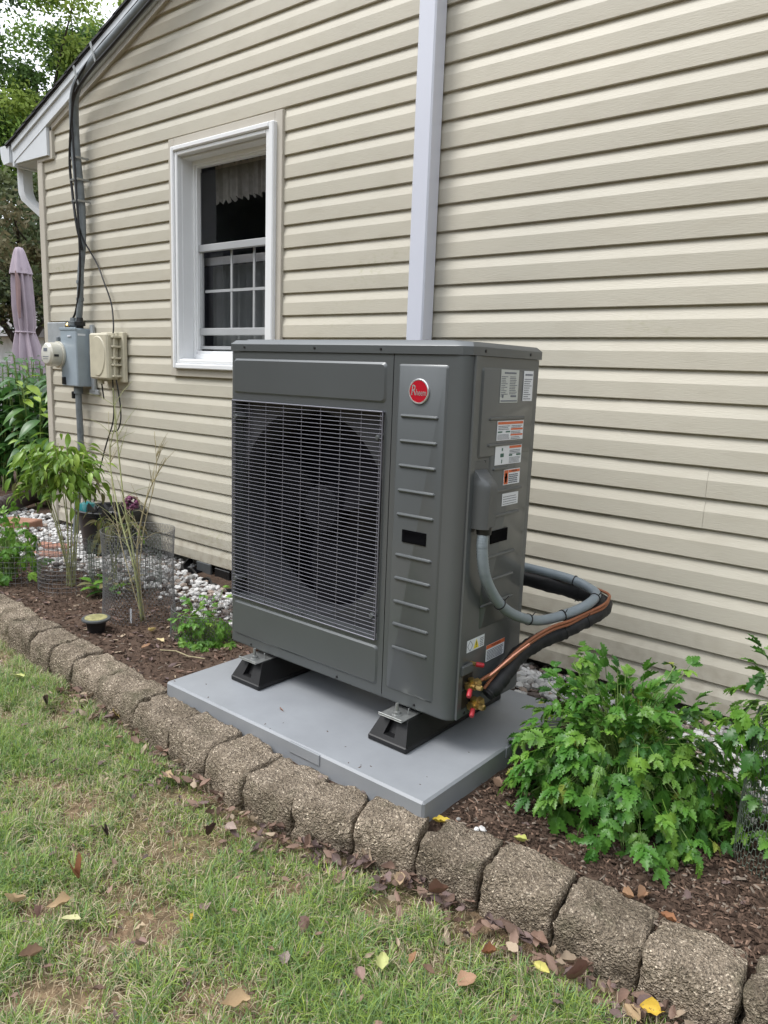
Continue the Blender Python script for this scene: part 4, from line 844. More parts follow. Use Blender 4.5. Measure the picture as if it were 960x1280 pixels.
for i in range(len(JX) - 1):
    a, c = JX[i], JX[i + 1]
    dep = min(.158, max(.118, 1.404 - yf((a + c) / 2) + f_)) if -2.08 < (a + c) / 2 < -.90 else .140
    f = .020
    stone((a, yf(a) - f), (c, yf(c) - f), dep, .118 + rnd.uniform(-.006, .006), i + 1, .005).build('stone', 'stone', wall, smooth=60)

# ------------------------------------------------------------------ loose ground cover
def hull_ok(x, y):
    if -2.065 < x < -.975 and 1.395 < y < 2.18: return False
    return True
def grav_b(x): return interp(x, [(-6, 2.0), (-5, 1.95), (-4.2, 1.95), (-3.7, 2.02), (-3.4, 2.12), (-3.1, 2.16), (-2.7, 2.08), (-2.4, 2.10), (-1.2, 2.22), (-.6, 2.12), (-.38, 2.02), (0, 2.0), (1.5, 2.1)])
ICO = [(0, -1, 1.618), (0, 1, 1.618), (0, -1, -1.618), (0, 1, -1.618), (1, 1.618, 0), (-1, 1.618, 0), (1, -1.618, 0), (-1, -1.618, 0), (1.618, 0, 1), (-1.618, 0, 1), (1.618, 0, -1), (-1.618, 0, -1)]
ICF = [(0, 8, 1), (0, 1, 9), (0, 9, 7), (0, 7, 6), (0, 6, 8), (1, 8, 4), (1, 4, 5), (1, 5, 9), (2, 3, 10), (2, 11, 3), (2, 7, 11), (2, 6, 7), (2, 10, 6), (3, 5, 4), (3, 4, 10), (3, 11, 5), (4, 8, 10), (5, 11, 9), (6, 10, 8), (7, 9, 11)]
def peb(mb, x, y, z, r, q, tint):
    rot = Matrix.Rotation(q.uniform(0, 6.28), 3, 'Z') @ Matrix.Rotation(q.uniform(-.6, .6), 3, 'X'); sc_ = (r * q.uniform(.8, 1.4), r * q.uniform(.7, 1), r * q.uniform(.45, .75))
    vs = [rot @ Vector([a * s_ / 1.9 * q.uniform(.88, 1.12) for a, s_ in zip(v, sc_)]) + Vector((x, y, z)) for v in ICO]
    mb.add(vs, ICF, tint)
gq = random.Random(11); pb = MB()
def pebtint():
    k = gq.random()
    if k < .62: v = gq.uniform(.42, .70); return (v, v * .985, v * .96)
    if k < .80: v = gq.uniform(.26, .40); return (v, v * .97, v * .92)
    if k < .93: v = gq.uniform(.22, .36); return (v, v * .80, v * .66)
    v = gq.uniform(.08, .16); return (v, v * .8, v * .7)
cnt = 0
while cnt < 8200:
    x = gq.uniform(-5.6, .9); y = gq.uniform(1.85, 2.60)
    if x < -4.8 and gq.random() < .3: continue
    bnd = grav_b(x) + .05 * noise.noise(Vector((x * 5, 0, 0)))
    if y < bnd and gq.random() > math.exp(-(bnd - y) / .035): continue
    if y < bnd + .12 and gq.random() < .25: continue
    if not hull_ok(x, y) or (-3.47 < x < -2.42 and y > 2.33 + .05 * (x < -3.1)): continue
    r = gq.uniform(.010, .021); peb(pb, x, y, bed_z(x, y) + r * .35 + (gq.random() ** 2) * .022, r, gq, pebtint()); cnt += 1
for i in range(9):     # a few stray white stones between the pad and the edging
    x = gq.uniform(-1.95, -.85); peb(pb, x, max(yf(x) + .105, 1.375) + gq.uniform(0, .02), .112, gq.uniform(.006, .012), gq, pebtint())
pb.thing('white_gravel', 'pebble', (-2.5, 2.3, .1), 'white and tan gravel strip along the foot of the siding', 'gravel', kind='stuff', smooth=0)

ch = MB(); mq = random.Random(5); cnt = 0
while cnt < 21000:
    x = mq.uniform(-5.0, .6) if mq.random() < .55 else mq.uniform(-1.0, .2); y = mq.uniform(yf(x) + .085, grav_b(x) + .05)
    if not hull_ok(x, y): continue
    L_ = mq.uniform(.005, .022); W_ = mq.uniform(.002, .0065); a = mq.uniform(0, 6.28); tl = mq.uniform(-.5, .5); z = bed_z(x, y) + mq.uniform(0, .007)
    d = Vector((math.cos(a), math.sin(a), tl)) * L_ / 2; n_ = Vector((-math.sin(a), math.cos(a), mq.uniform(-.6, .6))) * W_ / 2; u_ = Vector((0, 0, mq.uniform(.0015, .004)))
    c = Vector((x, y, z)); k = mq.random(); v = mq.uniform(.035, .12) if k < .78 else mq.uniform(.14, .28)
    ti = (v, v * .66, v * .48) if k < .9 else (v, v * .82, v * .66)
    ch.add([c - d - n_, c + d - n_, c + d * .9 + n_, c - d * .8 + n_, c - d * .4 + u_, c + d * .5 + u_], [(0, 1, 5, 4), (1, 2, 5), (2, 3, 4, 5), (3, 0, 4)], ti); cnt += 1
for i in range(16):      # crumbs of mulch blown on to the pad edges
    x = mq.uniform(-2.04, -1.0); y = 1.41 + abs(mq.gauss(0, .10)); a = mq.uniform(0, 6.28); L_ = mq.uniform(.0015, .005); d = Vector((math.cos(a), math.sin(a), 0)) * L_; n_ = Vector((-math.sin(a), math.cos(a), 0)) * L_ * .4; c = Vector((x, y, .1602)); u_ = Vector((0, 0, .0012))
    if y < 2.1: ch.add([c - d - n_, c + d - n_, c + d + n_, c - d + n_, c + u_], [(0, 1, 4), (1, 2, 4), (2, 3, 4), (3, 0, 4)], (.09, .06, .045))
ch.thing('bark_mulch', 'chips', (-1.5, 1.8, .1), 'dark brown shredded bark mulch covering the garden bed', 'mulch', kind='stuff', smooth=0)

def leaf_shape(q, Lf, Wf, curl, tint, seg=7):
    """one dry leaf: outline + raised midrib, curled; returns verts, faces"""
    vs = []; fs = []
    wob = [q.uniform(.72, 1.2) for _ in range(seg + 1)]; wob2 = [q.uniform(.75, 1.2) for _ in range(seg + 1)]
    tw = q.uniform(-.9, .9)
    for i in range(seg + 1):
        t = i / seg; ww = Wf * (math.sin(math.pi * min(1, t * .94 + .03)) ** .75) * (1.25 - .5 * t) * wob[i] * .5; x = (t - .5) * Lf
        for k, s_ in enumerate((-1, -.5, 0, .5, 1)):
            z = curl * (abs(s_) ** 1.6) * ww * 1.6 + curl * .9 * (t - .5) ** 2 * Lf + tw * s_ * ww * (t - .5) + q.uniform(-.0006, .0006)
            vs.append(Vector((x + q.uniform(-.03, .03) * Lf * abs(s_), s_ * ww * (wob2[i] / wob[i] if s_ > 0 else 1) * (1 - .25 * abs(curl)), z + q.uniform(-.04, .04) * Wf)))
    for i in range(seg):
        for k in range(4): fs.append((5 * i + k, 5 * i + k + 1, 5 * i + 6 + k, 5 * i + 5 + k))
    # petiole
    b = len(vs); e = vs[2]; vs += [e + Vector((-.003, .0007, 0)), e + Vector((-.003, -.0007, 0)), e + Vector((-Lf * .25, 0, .002))]; fs.append((2, b, b + 2)); fs.append((2, b + 2, b + 1))
    return vs, fs
def lay(mb, q, x, y, z, Lf, Wf, curl, tint, tilt=.25):
    vs, fs = leaf_shape(q, Lf, Wf, curl, tint); rot = Matrix.Rotation(q.uniform(0, 6.28), 3, 'Z') @ Matrix.Rotation(q.uniform(-tilt, tilt), 3, 'X') @ Matrix.Rotation(q.uniform(-tilt, tilt), 3, 'Y')
    vs = [rot @ v for v in vs]; mn = min(v.z for v in vs)
    mb.add([v + Vector((x, y, z - mn * .6)) for v in vs], fs, tint)
def browns(q):
    k = q.random()
    if k < .55: v = q.uniform(.13, .30); return (v, v * .66, v * .50)
    if k < .85: v = q.uniform(.10, .22); return (v, v * .70, v * .64)
    v = q.uniform(.25, .42); return (v, v * .78, v * .56)
lq = random.Random(21); lt = MB()
for i in range(800):      # drift along the foot of the stones
    x = lq.uniform(-2.6, .35); k = abs(lq.gauss(0, .055)); y = yf(x) - .022 - k
    if lq.random() > (.9 if -1.35 < x < -.2 else .5): continue
    L_ = lq.uniform(.016, .042); lay(lt, lq, x, y, .012 + lq.uniform(0, .024), L_, L_ * lq.uniform(.45, .75), lq.uniform(-.4, .9), browns(lq), .6)
for i in range(900):      # litter on the mulch
    x = lq.uniform(-4.2, .25); y = lq.uniform(yf(x) + .11, grav_b(x) + .08)
    if not hull_ok(x, y): continue
    if x > -1 and lq.random() < .55: continue
    L_ = lq.uniform(.014, .036); lay(lt, lq, x, y, bed_z(x, y) + .003, L_, L_ * lq.uniform(.4, .7), lq.uniform(-.3, .8), browns(lq), .35)
for i in range(460):
    x = lq.uniform(-3.2, .2); y = lq.uniform(.4, yf(x) - .06); L_ = lq.uniform(.010, .024); lay(lt, lq, x, y, lq.choice((.018, .030, .036)), L_, L_ * .55, lq.uniform(-.2, .6), browns(lq), .5)
lt.thing('leaf_litter', 'tint', (-1.2, 1.3, .02), 'dry brown leaf litter drifted along the foot of the stone edging and over the mulch', 'leaf litter', kind='stuff', smooth=60)

def fallen(x, y, z, L_, W_, curl, tint, label, seed, group=None, nm='fallen_leaf'):
    q = random.Random(seed); mb = MB(); lay(mb, q, x, y, z, L_, W_, curl * 1.5 + .15, tint, .35)
    return mb.thing(nm, 'tint', (x, y, z), label, 'leaf', group, smooth=60)
Y_, T_, B_2, P_2, R_2 = (.55, .50, .16), (.40, .29, .17), (.17, .105, .07), (.30, .20, .17), (.26, .12, .06)
LV = [(24, 846, .046, .030, .05, (.50, .52, .20), 'pale yellow oval leaf lying on the grass at the far left'), (58, 880, .040, .022, 1.0, (.07, .045, .035), 'dark brown curled leaf on the far left lawn below the pale yellow oval leaf'),
      (146, 893, .045, .022, .6, (.50, .40, .15), 'yellow tan folded leaf at the foot of the edging left of the pad'), (211, 970, .032, .024, .1, T_, 'light tan round leaf on the grass below the left corner of the pad'),
      (262, 1043, .045, .018, .9, (.08, .05, .04), 'dark curled leaf on the bare soil patch below the pad'), (289, 1036, .034, .024, .2, (.36, .28, .24), 'pale pinkish leaf beside the dark curled leaf below the pad'),
      (135, 1046, .030, .018, 1.1, (.05, .035, .03), 'small black curled leaf on the left half of the lawn'), (97, 1098, .034, .034, .9, R_2, 'crumpled reddish brown leaf on the left half of the lawn'),
      (74, 1132, .044, .026, .3, T_, 'large tan leaf touching the pale yellow leaf on the left lawn'), (89, 1150, .034, .022, .1, (.52, .50, .27), 'pale yellow leaf just below the large tan leaf on the left lawn'),
      (175, 1162, .022, .020, .2, (.42, .33, .22), 'small cream leaf in the grass left of the middle'), (177, 1182, .022, .018, .4, P_2, 'small pinkish brown leaf right under the small cream leaf'),
      (257, 1136, .030, .022, .2, (.30, .21, .20), 'mauve brown leaf lying flat near the small yellow sliver of leaf'), (240, 1148, .018, .008, .3, (.60, .42, .07), 'small bright yellow sliver of leaf on the grass'),
      (41, 1194, .040, .024, .5, (.28, .19, .13), 'ragged brown leaf near the left edge of the lawn'), (17, 1128, .040, .014, .7, T_, 'narrow tan curled leaf at the left edge of the lawn'),
      (384, 1161, .034, .024, .6, P_2, 'brown leaf standing in the grass below the middle of the edging'), (356, 1199, .028, .022, .2, (.29, .23, .21), 'greyish brown flat leaf on the lower middle lawn'),
      (450, 1220, .026, .020, .3, P_2, 'reddish tan leaf on the lower lawn right of the greyish flat leaf'), (478, 1203, .030, .022, .2, (.46, .48, .20), 'yellow green leaf on the lower lawn'),
      (295, 1255, .046, .030, .3, T_, 'large tan leaf at the bottom edge of the lawn'), (585, 1229, .034, .032, .15, (.36, .22, .14), 'round orange brown leaf on the grass below the edging at right'),
      (518, 1199, .026, .014, .4, (.40, .24, .14), 'small orange tan leaf next to the yellow green leaf'), (535, 1214, .024, .016, .3, B_2, 'small dark brown leaf right of the yellow green leaf'),
      (611, 1192, .028, .020, .5, R_2, 'rusty brown leaf standing close to the edging at right'), (678, 1212, .032, .018, .3, Y_, 'yellow leaf on the brown drift at the foot of the right stones'),
      (812, 1262, .034, .028, .2, (.62, .42, .06), 'bright yellow orange leaf at the bottom right'), (790, 1268, .034, .024, .3, T_, 'tan leaf tucked against the bright yellow orange leaf'),
      (722, 1222, .045, .026, .9, (.19, .11, .08), 'large curled brown leaf at the foot of the right hand stones'), (500, 1100, .032, .022, .2, (.42, .31, .20), 'tan flat leaf at the stone foot below the front corner of the pad'), (548, 1117, .040, .026, .8, (.22, .13, .09), 'curled brown leaf at the stone foot right of the tan flat leaf'),
      (49, 1143, .026, .020, .7, P_2, 'curled pinkish brown leaf left of the large tan leaf')]
# pixel readings above were turned into lawn positions once (plane z = 0.02)
def lawnpt(px, py, z):
    d = cf * 950 + cr * (px - 480) - cu * (py - 640); t = (z - 1.2) / d.z; return d.x * t, d.y * t
for i, (px, py, L_, W_, cu_, ti, lab) in enumerate(LV):
    x, y = lawnpt(px, py, .034); fallen(x, y, .034, L_ * 1.15, W_ * 1.25, cu_, ti, lab, 100 + i, 'fallen leaves on the lawn')
LB = [(551, 1019, .040, .022, .3, (.60, .46, .07), 'yellow leaf wedged between the pad corner and the edging'), (651, 1047, .034, .020, .4, (.48, .50, .15), 'yellow green leaf on the mulch behind the right stones'),
      (803, 1117, .034, .028, .4, (.34, .21, .13), 'large tan leaf on the mulch below the big parsley'), (787, 1117, .028, .022, .5, (.40, .25, .15), 'orange tan leaf left of the large tan leaf on the mulch'),
      (835, 1147, .030, .018, .5, (.38, .19, .10), 'orange brown leaf on the mulch close to the right hand stones'), (621, 978, .030, .022, .7, (.24, .16, .11), 'curled brown leaf on the mulch right of the pad'),
      (190, 786, .050, .026, .3, (.62, .50, .22), 'yellow leaf on the mulch right of the small round lamp'), (200, 797, .036, .022, .2, (.60, .50, .28), 'cream yellow leaf nearest the edging left of the pad'), (183, 806, .034, .018, .3, (.52, .34, .22), 'peach coloured leaf on the mulch below the two yellow leaves')]
for i, (px, py, L_, W_, cu_, ti, lab) in enumerate(LB):
    x, y = lawnpt(px, py, .115 if i else .125); fallen(x, y, bed_z(x, y) + .008, L_ * 1.1, W_ * 1.15, cu_, ti, lab, 300 + i, 'fallen leaves on the bed')
fallen(-1.62, 1.52, .161, .022, .007, .3, (.25, .15, .11), 'tiny brown leaf scrap lying on the grey pad', 400, nm='leaf_scrap')
tw = MB(); tw.tube([(-2.42, 1.63, .112), (-2.36, 1.66, .116), (-2.29, 1.665, .113), (-2.22, 1.69, .115)], .0022, 5); tw.thing('twig', 'woody', (-2.32, 1.66, .11), 'thin pale twig on the mulch left of the pad', 'twig')

# grass
NG = 190000; G = np.random.RandomState(4)
gx = G.uniform(-4.4, .7, NG * 5); gy_ = G.uniform(-.4, 1.45, NG * 5)
def fbm(x, y, s, o=0): return np.array([noise.noise(Vector((a * s, b_ * s, o))) for a, b_ in zip(x, y)])
edge = np.interp(gx, [a for a, _ in FRONT], [b_ for _, b_ in FRONT]) - .012
keep = gy_ < edge; gx, gy_, edge = gx[keep], gy_[keep], edge[keep]
dist = np.hypot(gx, gy_ - 0); infr = (gx * -.62 + gy_ * .76 > .6)
pd = gx * cf.x + gy_ * cf.y - 1.2 * cf.z; ppx = 480 + 950 * (gx * cr.x + gy_ * cr.y - 1.2 * cr.z) / pd; ppy = 640 - 950 * (gx * cu.x + gy_ * cu.y - 1.2 * cu.z) / pd
keep = (pd > .3) & (((ppx > -260) & (ppx < 1200) & (ppy < 2600)) & (((ppx > -70) & (ppx < 1030) & (ppy < 1350)) | (G.rand(len(gx)) < .4))); gx, gy_, edge = gx[keep], gy_[keep], edge[keep]
n1 = fbm(gx, gy_, 2.6, 1.3); n2 = fbm(gx, gy_, 9, 4); n3 = fbm(gx, gy_, 32, 8)
dens = np.clip(.86 + 1.0 * n1 + 1.2 * n2 + .8 * n3, .10, 1)
# bare soil patches read from the photograph
for px_, py_, rr_, am in ((215, 1060, .15, .93), (262, 1062, .08, .85), (105, 1005, .11, .85), (360, 1112, .085, .88), (70, 1132, .09, .8), (295, 1262, .085, .85), (15, 985, .10, .8), (165, 1152, .08, .75), (450, 1085, .06, .8), (620, 1262, .05, .7), (190, 1010, .08, .7), (480, 1140, .05, .7), (60, 1240, .05, .5)):
    cx_, cy_ = lawnpt(px_, py_, 0)
    dens *= 1 - am * np.exp(-((gx - cx_) ** 2 + (gy_ - cy_) ** 2) / rr_ ** 2)
dens *= np.clip((edge - gy_ - .05 * (gx > -1.7)) / .07 + .18, .06, 1)
keep = G.rand(len(gx)) < dens; gx, gy_, n1, n2, dens = gx[keep][:NG], gy_[keep][:NG], n1[keep][:NG], n2[keep][:NG], dens[keep][:NG]
n = len(gx); h = G.uniform(.016, .048, n) * (.6 + .65 * dens) * (1 + .35 * n2); wd = G.uniform(.0012, .0027, n)
az = G.uniform(0, 6.283, n); lean = np.abs(G.normal(.75, .42, n)); dry = G.rand(n) < np.clip(.17 - .22 * n1 + .34 * (1 - dens), .06, .7)
dx, dy = np.cos(az), np.sin(az); sx_, sy_ = -dy, dx
L0 = np.stack([gx, gy_, np.full(n, -.002)], 1)
verts = []
for t, wf in ((0, 1.0), (.45, .9), (.8, .6), (1.0, .05)):
    bend = lean * t * (1 + .6 * t); rad = h * np.sin(np.clip(bend, 0, 1.6)) * t * .9 ; zz = h * t * np.cos(np.clip(bend * .8, 0, 1.45)) + .004 * t
    c = L0 + np.stack([dx * rad, dy * rad, zz], 1); o = np.stack([sx_ * wd * wf / 2, sy_ * wd * wf / 2, np.zeros(n)], 1)
    verts += [c - o, c + o]
V_ = np.stack(verts, 1).reshape(-1, 3); base = (np.arange(n) * 8)[:, None]
F_ = (base[:, None, :] + np.array([[0, 1, 3, 2], [2, 3, 5, 4], [4, 5, 7, 6]])[None]).reshape(-1, 4)
me = bpy.data.meshes.new('grass'); me.vertices.add(len(V_)); me.vertices.foreach_set('co', V_.ravel()); me.loops.add(F_.size); me.loops.foreach_set('vertex_index', F_.ravel().astype(np.int32))
me.polygons.add(len(F_)); me.polygons.foreach_set('loop_start', np.arange(0, F_.size, 4, dtype=np.int32)); me.polygons.foreach_set('loop_total', np.full(len(F_), 4, dtype=np.int32)); me.update(calc_edges=True)
hue = G.rand(n); gr_ = np.stack([.135 + .20 * hue, .25 + .19 * hue, .055 + .085 * G.rand(n)], 1) * (G.uniform(.75, 1.25, n)[:, None])
dr = np.stack([.58 + .12 * hue, .50 + .09 * hue, .33 + .09 * hue], 1) * G.uniform(.6, 1.1, n)[:, None]
cl = np.where(dry[:, None], dr, gr_); cc = np.ones((len(F_), 4)); cc[:, :3] = np.repeat(cl, 3, axis=0)
at = me.attributes.new('tint', 'FLOAT_COLOR', 'FACE'); at.data.foreach_set('color', cc.ravel()); me.materials.append(M['grass']); me.validate()
o = bpy.data.objects.new('lawn_grass', me); col.objects.link(o); tag(o, 'short patchy green lawn grass with straw coloured blades', 'grass', kind='stuff')
# dead thatch lying flat
th = MB(); tq = random.Random(8)
for i in range(16000):
    x = tq.uniform(-3.6, .3); y = tq.uniform(.35, yf(x) - .02); a = tq.uniform(0, 6.28); L_ = tq.uniform(.008, .03); z = tq.uniform(.002, .012); v = tq.uniform(.28, .58)
    d = Vector((math.cos(a), math.sin(a), tq.uniform(-.15, .25))) * L_; w_ = Vector((-math.sin(a), math.cos(a), 0)) * tq.uniform(.0004, .0009); c = Vector((x, y, z + .004))
    th.add([c - w_, c + w_, c + d + w_ * .4, c + d - w_ * .4], [(0, 1, 2, 3)], (v, v * .8, v * .5))
th.thing('dry_thatch', 'grass', (-1.5, 1, 0), 'pale straw thatch lying flat between the grass blades', 'thatch', kind='stuff', smooth=0)

# ------------------------------------------------------------------ plants
def leaflet(q, L_, W_, lobes=3, fold=.25, droop=.3):
    """toothed, lobed leaflet in local x (length) / y, as a fan of faces either side of the midrib"""
    out_ = []
    n_ = 3 + lobes * 2
    for i in range(n_ + 1):
        t = i / n_; env = math.sin(math.pi * (.12 + .80 * t)) ** .8 * (1.15 - .45 * t); tooth = 1.0 if i % 2 else .58
        out_.append((t * L_ * (1 if i % 2 == 0 else 1.04), W_ * .5 * env * tooth))
    rib = [Vector((L_ * t, 0, -droop * L_ * t * t)) for t in [i / n_ for i in range(n_ + 1)]]
    vs = list(rib); fs = []
    for sgn in (1, -1):
        b0 = len(vs)
        for (x, y), r_ in zip(out_, rib): vs.append(Vector((x + .12 * L_ * (y / (W_ * .5)), sgn * y, r_.z + fold * y + q.uniform(-.03, .03) * W_)))
        for i in range(n_): fs.append((i, i + 1, b0 + i + 1, b0 + i) if sgn > 0 else (i + 1, i, b0 + i, b0 + i + 1))
    vs[n_] = Vector((L_ * 1.08, 0, rib[-1].z)); return vs, fs
def frond(q, S):
    """flat-leaf parsley leaf: short stalk with three-part leaflets"""
    mb = MB(); mb.tube([(0, 0, 0), (S * .45, 0, .05 * S), (S * .75, 0, 0)], S * .012, 4, caps=False)
    def put(x, y, z, a, L_, W_, tl=0.0):
        vs, fs = leaflet(q, L_, W_, 3, .3, .35); rot = Matrix.Rotation(a, 3, 'Z') @ Matrix.Rotation(tl, 3, 'Y'); mb.add([rot @ v + Vector((x, y, z)) for v in vs], fs)
    for (x, a, k) in ((.42, 1.0, .42), (.42, -1.0, .42), (.42, .45, .36), (.42, -.45, .36), (.72, .55, .34), (.72, -.55, .34), (.74, 0, .46)):
        put(S * x, 0, S * .04, a + q.uniform(-.15, .15), S * k * q.uniform(.85, 1.15), S * k * .80 * q.uniform(.85, 1.1), q.uniform(-.2, .3))
    return mb
def tri_leaf(q, S):
    mb = MB(); mb.tube([(0, 0, 0), (S * .4, 0, .02 * S)], S * .016, 4, caps=False)
    for a, k, x in ((0, .66, .36), (.85, .52, .34), (-.85, .52, .34)):
        vs, fs = leaflet(q, S * k, S * k * .82, 3, .25, .3); rot = Matrix.Rotation(a + q.uniform(-.12, .12), 3, 'Z') @ Matrix.Rotation(q.uniform(-.15, .25), 3, 'Y'); mb.add([rot @ v + Vector((S * x, 0, S * .02)) for v in vs], fs)
    return mb
def simple_leaf(q, L_, W_, droop=.35, fold=.25, n_=6, wavy=.0):
    vs = []; fs = []
    for i in range(n_ + 1):
        t = i / n_; ww = W_ * .5 * (math.sin(math.pi * (t * .97 + .015)) ** .8) * (1.15 - .35 * t); z = -droop * L_ * t * t + .1 * L_ * t
        for s_ in (-1, -.5, 0, .5, 1): vs.append(Vector((t * L_, s_ * ww, z + fold * abs(s_) * ww + wavy * W_ * math.sin(t * 14 + s_ * 2) * abs(s_))))
    for i in range(n_):
        for k in range(4): fs.append((5 * i + k, 5 * i + k + 1, 5 * i + 6 + k, 5 * i + 5 + k))
    mb = MB(); mb.add(vs, fs); mb.tube([(-L_ * .18, 0, -.02 * L_), (0, 0, 0)], L_ * .012, 4, caps=False); return mb
def variants(fn, m, k, name='leaf', smooth=50):
    return [fn(random.Random(50 + i)).mesh(name, m=M[m], smooth=smooth) for i in range(k)]
def place_leaf(me, root, pos, direction, roll, scale=1.0, name='leaf'):
    o = bpy.data.objects.new(name, me); col.objects.link(o); o.parent = root
    d = Vector(direction).normalized(); z = Vector((0, 0, 1)); s_ = z.cross(d)
    if s_.length < 1e-3: s_ = Vector((0, 1, 0))
    s_.normalize(); u = d.cross(s_); m3 = Matrix((d, s_, u)).transposed() @ Matrix.Rotation(roll, 3, 'X')
    o.rotation_euler = m3.to_euler(); o.scale = (scale,) * 3; o.location = Vector(pos) - root.location; return o

PV = variants(lambda q: frond(q, .085), 'parsley', 8) + variants(lambda q: tri_leaf(q, .070), 'parsley', 6)
PV += variants(lambda q: frond(q, .075), 'parsley_light', 4) + variants(lambda q: tri_leaf(q, .066), 'parsley_dark', 4); PV += variants(lambda q: tri_leaf(q, .05), 'parsley_yellow', 1)[:1]
PY = variants(lambda q: tri_leaf(q, .040), 'parsley_young', 5) + variants(lambda q: frond(q, .048), 'parsley_young', 4)
def herb(root, c, rx, ry, hgt, n_leaf, meshes, q, stuff_n=0, stem_r=.0022, stem_m='stem', lean=(0, 0), smin=.7, smax=1.15, low=.12, nm_all='foliage'):
    sm = MB(); stf = []
    tot = n_leaf + stuff_n
    for i in range(tot):
        # stalk tips spread through a dome, denser near its surface
        a = q.uniform(0, 6.283); u = q.random(); el = math.asin(min(1, low + (1 - low) * u)); rad = q.uniform(.62, 1.04) if q.random() < .78 else q.uniform(.25, .7)
        tip = Vector((c[0] + rx * rad * math.cos(el) * math.cos(a) + lean[0] * u, c[1] + ry * rad * math.cos(el) * math.sin(a) + lean[1] * u, c[2] + hgt * rad * math.sin(el) + q.uniform(-.012, .012)))
        b0 = Vector((c[0] + q.gauss(0, .02), c[1] + q.gauss(0, .02), c[2] + .01)); mid = b0.lerp(tip, .55) + Vector((0, 0, hgt * .22 * (1 - abs(u - .5))))
        if i % 2 == 0 or i < 60: sm.tube(spline([b0, mid, tip], 4), [stem_r * (1 - .5 * t / 8) for t in range(9)], 4, caps=False)
        d = (tip - mid); d.z -= hgt * q.uniform(-.1, .5); d = d.normalized(); me_ = q.choice(meshes)
        if i < n_leaf: place_leaf(me_, root, tip, d, q.uniform(-.5, .5), q.uniform(smin, smax))
        else: stf.append((me_, tip, d, q.uniform(-.5, .5), q.uniform(smin, smax)))
    sm.build('stems', stem_m, root, smooth=180)['kind'] = 'stuff'
    if stf:
        mb = MB(); ms_ = []; mi = []
        for me_, p, d, roll, k in stf:
            if me_.materials[0] not in ms_: ms_.append(me_.materials[0])
            mi += [ms_.index(me_.materials[0])] * len(me_.polygons)
            z = Vector((0, 0, 1)); s_ = z.cross(d).normalized(); u = d.cross(s_); m3 = Matrix((d, s_, u)).transposed() @ Matrix.Rotation(roll, 3, 'X')
            mb.add([m3 @ (v.co * k) + p for v in me_.vertices], [tuple(f.vertices) for f in me_.polygons])
        fo = mb.build(nm_all, ms_[0], root, smooth=180); fo['kind'] = 'stuff'
        for m_ in ms_[1:]: fo.data.materials.append(m_)
        fo.data.polygons.foreach_set('material_index', mi)
q = random.Random(31)
big = empty('parsley_plant', (-.66, 1.85, .1), 'large bushy flat leaf parsley plant growing in the mulch right of the heat pump', 'parsley')
herb(big, (-.665, 1.84, .095), .275, .245, .345, 290, PV, q, stuff_n=680, smin=.6, smax=1.05, low=-.02)
for p in ((-.80, 1.88, .455), (-.83, 1.86, .44), (-.60, 1.98, .46), (-.56, 1.95, .47), (-.42, 1.93, .35), (-.86, 1.78, .40)):
    s = MB(); s.tube(spline([(-.67, 1.85, .15), ((p[0] - .67) / 2, (p[1] + 1.85) / 2, p[2] * .75), p], 6), .0016, 5); s.build('stem', 'stem', big, smooth=180)
    for k in range(2): place_leaf(q.choice(PV), big, p, (q.uniform(-1, 1), q.uniform(-1, 1), q.uniform(-.1, .5)), q.uniform(-.4, .4), .8)
rp = empty('parsley_plant', (-.26, 1.87, .1), 'tall parsley growing up through the wire cage at the right edge', 'parsley')
q = random.Random(33)
herb(rp, (-.265, 1.87, .40), .14, .13, .20, 110, PV, q, stem_r=.002, low=-.1, smin=.8, smax=1.25)
s = MB()
for i in range(26):
    a = q.uniform(0, 6.28); r_ = q.uniform(.01, .07); s.tube(spline([(-.26 + r_ * .4 * math.cos(a), 1.87 + r_ * .4 * math.sin(a), .09), (-.26 + r_ * math.cos(a), 1.87 + r_ * math.sin(a), .3), (-.26 + r_ * .6 * math.cos(a + .5), 1.87 + r_ * .6 * math.sin(a + .5), .46)], 4), .0022, 5)
s.build('stalk', 'stem', rp, smooth=180)['kind'] = 'stuff'
for i in range(46):
    a = q.uniform(0, 6.28); r_ = q.uniform(.03, .1); place_leaf(q.choice(PV), rp, (-.26 + r_ * math.cos(a), 1.87 + r_ * math.sin(a), q.uniform(.12, .42)), (math.cos(a + .8), math.sin(a + .8), q.uniform(-.5, .3)), q.uniform(-.4, .4), .8)
sp = empty('parsley_plant', (-2.42, 1.84, .1), 'small bright green young parsley between the wire cage and the pad', 'parsley'); q = random.Random(35)
herb(sp, (-2.42, 1.83, .10), .115, .10, .14, 110, PY, q, stuff_n=90, stem_r=.0012, smin=.8, smax=1.2, low=.0)
for p in ((-2.40, 1.92, .30), (-2.36, 1.90, .27), (-2.44, 1.88, .27)): place_leaf(q.choice(PY), sp, p, (q.uniform(-1, 1), q.uniform(-1, 1), .3), 0, 1.1)
s = MB(); s.tube(spline([(-2.42, 1.84, .1), (-2.40, 1.88, .22), (-2.40, 1.92, .30)], 5), .0015, 5); s.build('stem', 'stem', sp, smooth=180)
lp = empty('parsley_plant', (-3.72, 1.66, .1), 'bright green leafy herb at the left edge above the edging stones', 'herb'); q = random.Random(36)
herb(lp, (-3.78, 1.68, .12), .16, .13, .37, 120, PY, q, stem_r=.0018, smin=1.1, smax=1.7, low=.1)
kp = empty('leafy_seedling', (-3.25, 1.93, .1), 'low grey green seedling behind the mulch left of the tall wire cage', 'seedling'); q = random.Random(37)
KL = variants(lambda q: simple_leaf(q, .07, .035, .4), 'dryleaf', 4) + variants(lambda q: simple_leaf(q, .07, .04, .4, wavy=.06), 'parsley', 3)
